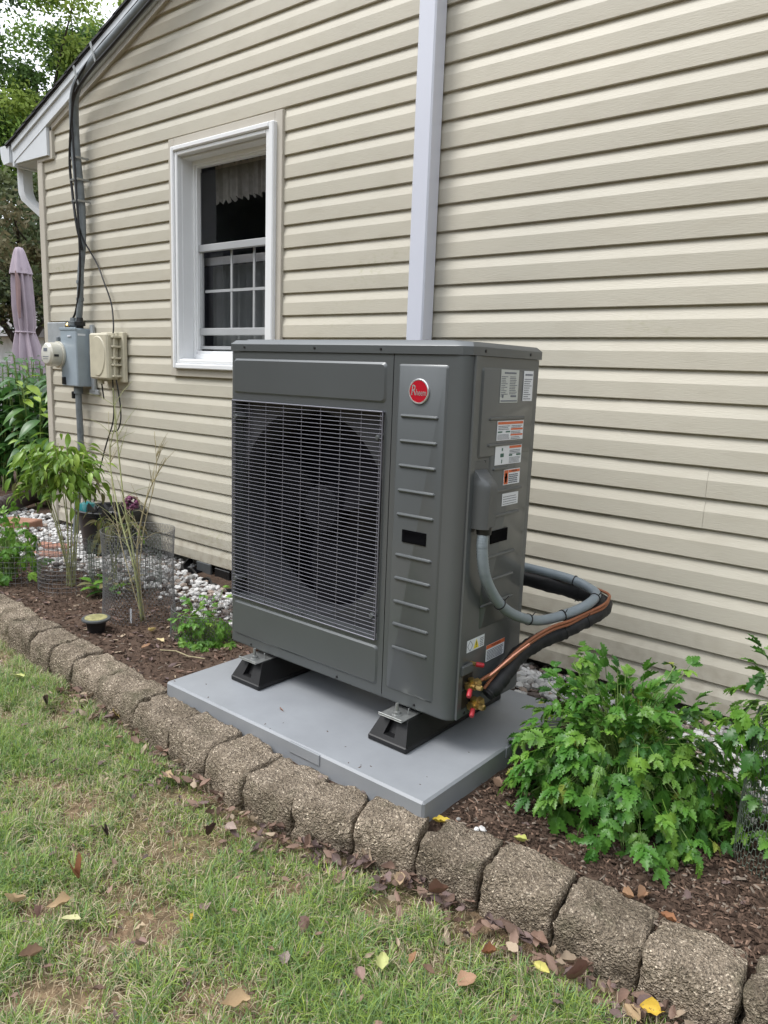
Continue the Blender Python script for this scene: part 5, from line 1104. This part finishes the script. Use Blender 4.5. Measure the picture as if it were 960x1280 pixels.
for i in range(34):
    a = q.uniform(0, 6.28); r_ = q.uniform(.0, .09); place_leaf(q.choice(KL), kp, (-3.22 + r_ * math.cos(a), 1.90 + r_ * math.sin(a), .11 + q.uniform(0, .07)), (math.cos(a), math.sin(a), q.uniform(0, .8)), q.uniform(-.4, .4), q.uniform(.7, 1.2))

# pepper-like bush with a drooping crown on bare stems
BL = variants(lambda q: simple_leaf(q, .064, .026, .5, .3, wavy=.03), 'basil', 5) + variants(lambda q: simple_leaf(q, .046, .020, .6, .35), 'basil', 3)
def pepper(loc, hgt, rad, n_, label, q, meshes, dry=0.0, nst=7, offset=(0, 0)):
    t = empty('pepper_plant', loc, label, 'plant'); c = Vector(loc); tops = []; s = MB()
    for i in range(nst):
        a = 6.28 * i / nst + q.uniform(-.3, .3); b0 = c + Vector((q.gauss(0, .018), q.gauss(0, .018), 0)); m1 = c + Vector((rad * .3 * math.cos(a), rad * .3 * math.sin(a), hgt * .5)); tp = c + Vector((offset[0] + rad * .7 * math.cos(a), offset[1] + rad * .7 * math.sin(a), hgt * q.uniform(.82, 1)))
        s.tube(spline([b0, m1, tp], 5), [.0036 - .0002 * k for k in range(11)], 5, caps=False); tops.append((m1, tp))
        for k in range(3):
            f = q.uniform(.3, .9); p = m1.lerp(tp, f); e_ = p + Vector((q.uniform(-1, 1), q.uniform(-1, 1), q.uniform(.1, .8))) * rad * .45; s.tube([p, e_], .0016, 4, caps=False); tops.append((p, e_))
    s.build('stems', 'greenstalk', t, smooth=180)
    xm = MB()
    for i in range(n_ * 2 if n_ > 200 else n_):
        a, b_ = q.choice(tops); p = a.lerp(b_, q.uniform(.6, 1.05)) + Vector((q.gauss(0, 1), q.gauss(0, 1), q.gauss(-.25, .8))) * rad * .22
        dd = Vector((p.x - c.x, p.y - c.y, 0)); dd = dd.normalized() if dd.length > .01 else Vector((1, 0, 0)); d = dd + Vector((q.uniform(-.8, .8), q.uniform(-.8, .8), q.uniform(-1.3, .1)))
        me_ = q.choice(meshes if q.random() > dry else DL); rl = q.uniform(-.6, .6); k_ = q.uniform(.7, 1.25)
        if i < n_: place_leaf(me_, t, p, d, rl, k_); continue
        dn = d.normalized(); s_ = Vector((0, 0, 1)).cross(dn).normalized(); m3 = Matrix((dn, s_, dn.cross(s_))).transposed() @ Matrix.Rotation(rl, 3, 'X')
        xm.add([m3 @ (v.co * k_) + p for v in me_.vertices], [tuple(f_.vertices) for f_ in me_.polygons])
    if xm.v: xm.build('foliage', 'basil', t, smooth=180)['kind'] = 'stuff'
    return t
DL = variants(lambda q: simple_leaf(q, .06, .025, .7, .4), 'dryleaf', 4)
q = random.Random(41)
pepper((-3.50, 1.84, .10), .70, .19, 295, 'green pepper plant with a drooping leafy crown in front of the conduit', q, BL, dry=.06, nst=9, offset=(-.12, .02))
pepper((-3.42, 2.05, .10), .38, .11, 45, 'sparse wilting plant with yellowing leaves in front of the black bucket', q, DL + BL[:3], dry=.5, nst=5)
# dry shoots in the tall wire cage
sh = empty('dry_shoots', (-2.80, 1.80, .1), 'tall pale leafless shoots standing in the wire cage', 'dry plant')
q = random.Random(43)
main = [[(-2.80, 1.80, .1), (-2.85, 1.80, .36), (-2.94, 1.81, .62), (-3.02, 1.83, .95), (-3.05, 1.84, 1.09)], [(-2.79, 1.79, .1), (-2.84, 1.79, .33), (-2.98, 1.81, .55), (-3.09, 1.84, .80), (-3.0, 1.85, 1.02)], [(-2.81, 1.81, .1), (-2.86, 1.82, .40), (-2.80, 1.84, .65), (-2.68, 1.85, .82)],
        [(-2.80, 1.80, .1), (-2.90, 1.80, .30), (-3.01, 1.82, .48), (-3.12, 1.86, .72), (-3.16, 1.88, .98)], [(-2.78, 1.80, .1), (-2.83, 1.81, .3), (-2.82, 1.83, .50), (-2.77, 1.86, .74), (-2.79, 1.87, .92)]]
for i, P_ in enumerate(main):
    s = MB(); pts = spline(P_, 8); s.tube(pts, [.0055 * (1 - .75 * k / (len(pts) - 1)) if i < 3 else .003 * (1 - .6 * k / (len(pts) - 1)) for k in range(len(pts))], 6)
    for k in range(14):
        j = q.randint(int(len(pts) * .35), len(pts) - 3); p = pts[j]; d = Vector((q.uniform(-1, 1), q.uniform(-.6, .6), q.uniform(.2, 1))).normalized() * q.uniform(.06, .17)
        s.tube([p, p + d * .5 + Vector((0, 0, .01)), p + d], [.0016, .0012, .0006], 4, caps=False)
    s.build('shoot', 'greenstalk' if i < 2 else 'woody', sh, smooth=180)
s = MB(); s.bbox(-2.805, -2.793, 1.742, 1.745, .10, .165, .001); s.thing('plant_marker', 'paper', (-2.8, 1.743, .1), 'small white plant marker stuck in the mulch by the shoots', 'plant marker')

# wire cages
def hexcage(name, cx_, cy_, r_, z0, z1, cell, wr, m, label, ncell=None, wob=.006, hz=1.0, cat='wire cage'):
    nA = ncell or int(2 * math.pi * r_ / cell); dz = cell * hz; nZ = int((z1 - z0) / dz); s = MB(); q = random.Random(int(cx_ * 100) + 7)
    rf_ = lambda a, z: r_ * (1 + wob / r_ * (math.sin(a * 2 + z * 9) + .5 * math.sin(a * 5 + 1)))
    def P(ia, z):
        a = 2 * math.pi * ia / nA; rr = rf_(a, z); return Vector((cx_ + rr * math.cos(a), cy_ + rr * math.sin(a), z))
    for k in range(nZ):
        z = z0 + k * dz; off = .5 * (k % 2)
        for i in range(nA):
            a0 = i + off; A_ = P(a0 - .18, z); B1 = P(a0 + .18, z); s.tube([A_, B1], wr * 1.5, 3, caps=False)       # twisted part
            if k < nZ - 1: s.tube([B1, P(a0 + .32, z + dz)], wr, 3, caps=False); s.tube([A_, P(a0 - .32, z + dz)], wr, 3, caps=False)
    for z in (z0 + .0, z0 + (nZ - 1) * dz):
        s.tube([P(i * .5, z) for i in range(2 * nA + 1)], wr * 1.1, 4, caps=False)
    return s.thing(name, m, (cx_, cy_, z0), label, cat, 'wire cages round the plants', smooth=180)
hexcage('wire_cage', -2.885, 1.842, .155, .085, .50, .0185, .0008, 'galv', 'tall galvanised chicken wire cylinder round the pale dry shoots', hz=.72)
hexcage('wire_cage', -.262, 1.868, .112, .08, .47, .0165, .0009, 'greenwire', 'dark wire cage at the right edge around the tall parsley', hz=.8)
hexcage('wire_cage', -2.46, 1.885, .145, .09, .235, .018, .0008, 'galv', 'low chicken wire ring behind the small young parsley', hz=.72)
def gridcage(cx_, cy_, r_, z0, z1, st, wr, m, label, a0=0.0, a1=6.283):
    s = MB(); nA = int((a1 - a0) * r_ / st); P = lambda i, z: Vector((cx_ + r_ * math.cos(a0 + (a1 - a0) * i / nA), cy_ + r_ * math.sin(a0 + (a1 - a0) * i / nA), z))
    for i in range(nA + 1): s.tube([P(i, z0), P(i, z1)], wr, 3, caps=False)
    z = z0
    while z <= z1: s.tube([P(i, z) for i in range(nA + 1)], wr, 3, caps=False); z += st
    return s.thing('wire_cage', m, (cx_, cy_, z0), label, 'wire cage', 'wire cages round the plants', smooth=180)
gridcage(-3.48, 1.82, .13, .09, .33, .021, .0010, 'galv', 'grey square mesh cage round the foot of the pepper plant')
gridcage(-3.85, 1.80, .24, .09, .30, .026, .0010, 'galv', 'wide square mesh ring by the red bricks at the left edge')
gridcage(-3.28, 2.02, .17, .09, .36, .022, .0010, 'greenwire', 'dark square mesh cage in front of the black bucket')

# ------------------------------------------------------------------ other things in the bed
sl_ = empty('garden_lamp', (-2.83, 1.60, .1), 'small round black solar path lamp with a yellow top in the mulch', 'lamp')
s = MB(); s.lathe((-2.83, 1.60, .09), (0, 0, 1), [(.034, 0), (.037, .02), (.040, .048), (.052, .052)], 28); s.build('body', 'black', sl_)
s = MB(); s.lathe((-2.83, 1.60, .142), (0, 0, 1), [(.056, 0), (.058, .004), (.057, .009), (.050, .011), (.046, .0105)], 32); s.build('rim', 'hpd', sl_)
s = MB(); s.lathe((-2.83, 1.60, .150), (0, 0, 1), [(.046, 0), (.045, .0035), (.02, .005)], 28); s.build('solar_panel', 'solar', sl_)
bk = empty('black_bucket', (-3.98, 2.36, .08), 'black plastic planter bucket full of dark soil beside the siding', 'bucket')
s = MB(); s.lathe((-3.98, 2.36, .07), (0, 0, 1), [(.14, 0), (.172, .25), (.178, .27), (.192, .275), (.194, .295), (.184, .30), (.168, .295), (.162, .25), (.15, .24)], 32); s.build('body', 'black', bk)
s = MB(); q = random.Random(61)
for i in range(60):
    a = q.uniform(0, 6.28); r_ = .14 * math.sqrt(q.random()); peb(s, -3.98 + r_ * math.cos(a), 2.36 + r_ * math.sin(a), .315 + q.uniform(-.01, .03), q.uniform(.018, .04), q, (.03, .025, .022))
s.build('soil', 'chips', bk, smooth=0)['kind'] = 'stuff'
s = MB(); q = random.Random(64); ng = 9
s.add([(-3.90 + .24 * (i / ng - .5) + q.uniform(-.012, .012), 2.28 + .16 * (j / ng - .5) + q.uniform(-.012, .012), .345 + .09 * abs(noise.noise(Vector((i * .55, j * .55, 2)))) * 1.6 + q.uniform(0, .018) - .05 * ((i / ng - .5) ** 2 + (j / ng - .5) ** 2) * 2) for j in range(ng + 1) for i in range(ng + 1)],
      [(j * (ng + 1) + i, j * (ng + 1) + i + 1, (j + 1) * (ng + 1) + i + 1, (j + 1) * (ng + 1) + i) for j in range(ng) for i in range(ng)])
s.thing('plastic_liner', 'black', (-3.90, 2.28, .33), 'crumpled black plastic sheet lying over the rim of the bucket', 'plastic sheet', smooth=0)
s = MB(); s.lathe((-4.03, 2.25, .30), (0, 0, 1), [(.001, 0), (.04, .012), (.06, .045), (.06, .06), (.04, .10), (.001, .112)], 24, caps=False); s.thing('glazed_ball', 'teal', (-4.03, 2.25, .30), 'teal glazed ball at the rim of the black bucket', 'garden ornament')
fl_ = empty('purple_flower', (-3.66, 2.30, .3), 'purple flower head above the rim of the black bucket', 'flower')
s = MB(); s.tube([(-3.70, 2.33, .33), (-3.67, 2.31, .40), (-3.66, 2.30, .43)], .004, 5); s.build('stem', 'stem', fl_)
s = MB(); q = random.Random(66)
for i in range(60):
    d = Vector((q.gauss(0, 1), q.gauss(0, 1), q.gauss(0, .8))).normalized() * .036; peb(s, -3.66 + d.x, 2.30 + d.y, .445 + d.z, .013, q, (.3, .1, .2))
s.build('petals', 'plum', fl_, smooth=0)
# drain pipe and bricks
dp = empty('drain_pipe', (-5.6, 2.55, .15), 'fat brown black plastic drain pipe lying on the ground at the left house corner', 'drain pipe')
s = MB(); pts = spline([(-5.10, 1.85, .14), (-5.30, 2.16, .165), (-5.47, 2.46, .18), (-5.68, 2.82, .19), (-5.62, 3.2, .17)], 16); s.tube(pts, [.058 + .006 * (i % 2) for i in range(len(pts))], 18); s.build('pipe', mat('weathered_brown_pipe', (0.075, 0.055, 0.05), 0.4, var=0.2, nscale=10), dp, smooth=30)
def brick(x, y, z, rz, l=.20, w_=.10, h_=.055, lab='', nm='paver_brick'):
    s = MB(); s.bbox(-l / 2, l / 2, -w_ / 2, w_ / 2, 0, h_, .006); me = s.mesh(nm, m=M['brick'], smooth=0); o = bpy.data.objects.new(nm, me); col.objects.link(o); o.location = (x, y, z); o.rotation_euler = (rq.uniform(-.05, .05), rq.uniform(-.05, .05), rz); tag(o, lab, 'brick', 'red bricks at the left'); return o
rq = random.Random(9)
brick(-4.10, 2.04, .075, .55, lab='red paver brick in front of its neighbour behind the wire ring'); brick(-4.27, 2.16, .075, .62, lab='second red paver brick behind the first beside the gravel'); brick(-4.36, 1.97, .070, .5, lab='red paver brick partly hidden at the left edge')
brick(-4.95, 2.28, .08, .3, l=.28, w_=.14, h_=.08, lab='brown weathered brick under the end of the drain pipe')
# window well edging by the foundation
ww = empty('window_well', (-3.2, 2.40, .08), 'black plastic window well edging at the foot of the siding left of the heat pump', 'window well')
s = MB(); path = [(-3.50, 2.575), (-3.44, 2.47), (-3.36, 2.42), (-3.28, 2.43), (-3.18, 2.37), (-3.08, 2.375), (-2.98, 2.33), (-2.86, 2.34), (-2.74, 2.31), (-2.60, 2.32), (-2.45, 2.40), (-2.42, 2.57)]
pp = [Vector((x, y, 0)) for x, y in path]; vs = []
sp_ = spline([(x, y, 0) for x, y in path], 5)
for i, p in enumerate(sp_):
    for dy, z in ((-.006, .02), (-.006, .118 + .008 * math.sin(i * 1.1)), (.006, .118 + .008 * math.sin(i * 1.1)), (.006, .02)): vs.append((p.x, p.y + dy, z))
s.add(vs, [(4 * i + k, 4 * i + k + 1, 4 * i + 5 + k, 4 * i + 4 + k) for i in range(len(sp_) - 1) for k in range(3)]); s.fix = True; s.build('edging', 'black', ww)
s = MB(); s.bbox(-3.46, -3.36, 2.44, 2.56, .07, .075, .001); s.build('floor', 'recess_shade', ww)  # black sheet, coloured to stand in for the shade in the hole
for i, x in enumerate((-3.40, -3.24)):
    s = MB(); s.bbox(x - .015, x + .11, 2.545, 2.56, .03, .125 - .01 * i, .003); s.build('corrugated_panel', 'black' if i else 'hpd', ww)
s = MB(); frame(s, -3.12, -2.70, .0, .118, .022, 2.615, 2.634, .002); s.thing('basement_window', 'tbox', (-2.9, 2.62, .05), 'low basement window frame in the dark gap under the siding', 'basement window')

# ------------------------------------------------------------------ behind the house corner
hy = empty('leafy_shrub', (-6.2, 3.1, .1), 'tall leafy green shrub behind the left corner of the house', 'shrub'); q = random.Random(71)
HL = variants(lambda q: simple_leaf(q, .155, .074, .5, .2, 7), 'bigleaf', 5); HT = variants(lambda q: simple_leaf(q, .13, .060, .3, .2, 7), 'topleaf', 4)
st_ = MB(); extra = []
for i in range(150):
    bx = q.uniform(-7.2, -5.30); by = q.uniform(2.75, 3.7); H_ = q.uniform(.85, 1.22) * (1 - .12 * abs(bx + 6.3)); tx = bx + q.uniform(-.1, .1); ty = by + q.uniform(-.12, .08)
    if bx > -5.6: by = max(by, 2.9)
    st_.tube([(bx, by, .08), ((bx + tx) / 2, (by + ty) / 2, .1 + H_ * .5), (tx, ty, .1 + H_)], [.008, .006, .004], 5, caps=False)
    nl = 15
    for k in range(nl):
        f = .22 + .78 * k / (nl - 1); p = Vector((bx, by, .08)).lerp(Vector((tx, ty, .1 + H_)), f); a = k * 1.57 + q.uniform(-.4, .4); el = q.uniform(-.35, .15) if f < .9 else q.uniform(.15, .7)
        extra.append((f, p, Vector((math.cos(a), math.sin(a), el)), q.uniform(-.3, .3), q.uniform(.75, 1.15) * (1.1 - .35 * (f > .9))))
st_.build('stems', 'stem', hy, smooth=180)
extra.sort(key=lambda e: (e[1] - Vector((0, 0, 1.2))).length)
mbx = MB()
for i, (f, p, d, roll, k) in enumerate(extra):
    me_ = q.choice(HT if f > .86 else HL)
    if i < 295: place_leaf(me_, hy, p, d, roll, k)
    else:
        z = Vector((0, 0, 1)); dn = d.normalized(); s_ = z.cross(dn).normalized(); u = dn.cross(s_); m3 = Matrix((dn, s_, u)).transposed()
        mbx.add([m3 @ (v.co * k) + p for v in me_.vertices], [tuple(f_.vertices) for f_ in me_.polygons])
mbx.build('foliage', 'bigleaf', hy, smooth=180)['kind'] = 'stuff'
# closed patio umbrella
um = empty('patio_umbrella', (-8.30, 3.97, 0), 'closed mauve patio umbrella standing in the back yard beyond the house corner', 'umbrella')
def pleat(mb, prof, n_=48, folds=8, depth=.16, twist=.5):
    vs = []
    for r_, z, dx in prof:
        for k in range(n_):
            a = 2 * math.pi * k / n_; rr = .70 * r_ * (1 + depth * math.cos(folds * a + twist * z * 3)); vs.append((-8.26 + dx + rr * math.cos(a), 3.97 + rr * math.sin(a), z))
    mb.add(vs, [(i * n_ + k, i * n_ + (k + 1) % n_, (i + 1) * n_ + (k + 1) % n_, (i + 1) * n_ + k) for i in range(len(prof) - 1) for k in range(n_)])
s = MB(); pleat(s, [(.24, .98, .06), (.215, 1.12, .045), (.175, 1.30, .02), (.125, 1.46, .0), (.115, 1.50, 0), (.13, 1.56, 0), (.135, 1.75, -.015), (.125, 2.0, -.03), (.11, 2.14, -.035)], folds=9, depth=.26); s.build('canopy', 'umbrella', um, smooth=60)
s = MB(); pleat(s, [(.158, 2.08, -.03), (.148, 2.12, -.035), (.11, 2.22, -.045), (.085, 2.29, -.05), (.075, 2.31, -.05), (.05, 2.345, -.05), (.005, 2.355, -.05)], folds=8, depth=.1, twist=0); s.build('vent_cap', 'umbrella', um, smooth=60)
s = MB(); s.tube([(-8.30, 3.97, 0), (-8.34, 3.97, 2.34)], .02, 10); s.build('pole', 'pole', um)
s = MB(); s.tube([(-8.26 + .094 * math.cos(a), 3.97 + .094 * math.sin(a), 1.48) for a in [R(15 * k) for k in range(25)]], .012, 6); s.build('tie_band', 'umbrella', um)
s = MB(); s.prism([(-8.22, 3.872, 2.10), (-8.18, 3.884, 1.98), (-8.19, 3.874, 1.62), (-8.215, 3.870, 1.75)], (.01, .02, 0)); s.fix = True; s.build('inner_fold', 'umb_in', um)
s = MB(); s.lathe((-8.30, 3.97, 0), (0, 0, 1), [(.28, 0), (.28, .05), (.06, .08), (.05, .25)], 24); s.build('base', 'pole', um)

def tree(name, loc, h_, tr, crown, nleaf, ls_, cols, label, q, limbs=8, droop=0.0, nm='crown'):
    t = empty(name, loc, label, 'tree'); c0 = Vector(loc); s = MB(); top = c0 + Vector((q.uniform(-.3, .3), q.uniform(-.3, .3), h_ * .8)); s.tube(spline([c0, c0.lerp(top, .5) + Vector((q.uniform(-.2, .2), 0, 0)), top], 6), [tr * (1 - .75 * k / 12) for k in range(13)], 8)
    s.build('trunk', 'bark', t, smooth=180)
    cl = []
    lb = MB()
    for i in range(limbs):
        f = q.uniform(.3, .85); p = c0.lerp(top, f); a = 6.283 * i / limbs + q.uniform(-.4, .4); rr = crown[0] * q.uniform(.55, .95); e_ = Vector((c0.x + crown[3] + rr * math.cos(a), c0.y + rr * math.sin(a), c0.z + crown[2] + crown[1] * q.uniform(-.6, .8)))
        pts = spline([p, p.lerp(e_, .5) + Vector((0, 0, .2)), e_], 5); lb.tube(pts, [tr * .42 * (1 - .85 * k / 10) for k in range(11)], 6, caps=False); cl.append(e_)
        for k in range(4):
            b0 = pts[q.randint(4, 9)]; e2 = b0 + Vector((q.gauss(0, 1), q.gauss(0, 1), q.gauss(.2, .7))).normalized() * crown[0] * q.uniform(.25, .5); lb.tube([b0, e2], [tr * .10, tr * .03], 4, caps=False); cl.append(e2)
    for i in range(int(limbs * 3.2)):
        v = Vector((q.gauss(0, 1), q.gauss(0, 1), q.gauss(0, 1))).normalized() * (q.random() ** .4); cl.append(Vector((c0.x + crown[3] + v.x * crown[0], c0.y + v.y * crown[0], c0.z + crown[2] + v.z * crown[1])))
    lb.build('limbs', 'bark', t, smooth=180)
    m_ = MB(); per = nleaf // len(cl)
    for c in cl:
        R_ = crown[0] * q.uniform(.10, .26); ct = q.choice(cols); br = q.uniform(.8, 1.25)
        for k in range(per):
            v = Vector((q.gauss(0, .55), q.gauss(0, .55), q.gauss(0, .38))) * R_; p = c + v; p.z -= droop * abs(v.x + v.y) * .5
            d = Vector((q.gauss(0, 1), q.gauss(0, 1), q.gauss(-.3, .7))).normalized(); u = d.orthogonal().normalized(); u = (u * math.cos(q.uniform(0, 6.28)) + d.cross(u) * math.sin(q.uniform(0, 6.28))).normalized(); L_ = ls_ * q.uniform(.6, 1.3)
            b_ = br * q.uniform(.75, 1.25); m_.add([p - d * L_ * .5, p + u * L_ * .24 + Vector((0, 0, .02 * L_)), p + d * L_ * .5, p - u * L_ * .24], [(0, 1, 2, 3)], (ct[0] * b_, ct[1] * b_, ct[2] * b_))
    m_.build(nm, 'crown', t, smooth=0)['kind'] = 'stuff'
    return t
q = random.Random(81)
tree('shade_tree', (-12.8, 6.55, 0), 7.0, .1, (1.55, 2.0, 5.35, .30), 56000, .082, [(.17, .27, .05), (.10, .18, .045), (.23, .31, .06), (.08, .14, .04)], 'tall light green shade tree rising above the roof edge at top left', q, limbs=12, droop=.4)
tree('yard_tree', (-15.0, 6.0, 0), 6.0, .10, (1.7, 1.9, 3.7, 0), 16000, .085, [(.08, .14, .05), (.10, .17, .05), (.055, .10, .04)], 'darker green tree behind the tall light green tree at the left edge', q, limbs=10)
q = random.Random(83)
tree('hedge_tree', (-11.0, 5.15, 0), 3.5, .12, (1.35, 1.15, 2.55, 0), 16000, .085, [(.14, .165, .075), (.10, .13, .065), (.20, .18, .10), (.08, .11, .05)], 'brownish green fine leaved tree behind the closed umbrella', q, limbs=9)
tree('hedge_tree', (-12.6, 4.9, 0), 3.7, .12, (1.3, 1.3, 2.75, 0), 12000, .09, [(.12, .15, .06), (.09, .12, .055), (.17, .17, .08)], 'second fine leaved tree at the far left edge beyond the umbrella', q, limbs=8)
# far neighbour roof and a white car-height wall glimpsed under the trees
nb_ = empty('neighbour_house', (-24, 10.5, 0), 'distant house with a grey shingle roof glimpsed beyond the umbrella', 'house')
s = MB(); s.box(-30, -20, 9.6, 16, 0, 2.0); s.build('wall', 'farwall', nb_, smooth=0)
s = MB(); s.prism([(-30.5, 9.0, 1.75), (-30.5, 12.8, 3.0), (-30.5, 16.6, 1.75), (-30.5, 12.8, 1.8)], (11, 0, 0)); s.fix = True; s.build('roof', 'farroof', nb_, smooth=0)
s = MB(); s.bbox(-16.0, -9.5, 6.2, 6.4, 0, 1.15, .01); s.thing('garden_wall', 'farwall', (-12, 6.3, 0), 'pale low wall in the far yard behind the shrub', 'wall')
# trees across the yard, seen only as the dark greens that mirror in the window and the painted steel
q = random.Random(91); tm = MB()
for i in range(900):
    a = R(q.uniform(165, 375)); d_ = q.uniform(13, 19); cx_, cy_ = -1 + d_ * math.cos(a), d_ * math.sin(a) - 1
    if cy_ > 1 and cx_ < 0: continue
    cz_ = q.uniform(.3, 6.2) * (1 - .1 * math.sin(a * 3)); R_ = q.uniform(.9, 1.7); v = q.uniform(.6, 1.3)
    for k in range(46):
        p = Vector((cx_, cy_, cz_)) + Vector((q.gauss(0, .5), q.gauss(0, .5), q.gauss(0, .45))) * R_; dd = Vector((q.gauss(0, 1), q.gauss(0, 1), q.gauss(0, 1))).normalized(); u = dd.orthogonal().normalized(); L_ = q.uniform(.25, .5)
        tm.add([p - dd * L_, p + u * L_ * .5, p + dd * L_, p - u * L_ * .5], [(0, 1, 2, 3)], (.05 * v, .095 * v, .028 * v))
tm.thing('far_trees', 'crown', (-1, -14, 0), 'belt of dark green trees across the yard facing the house', 'trees', kind='stuff', smooth=0)
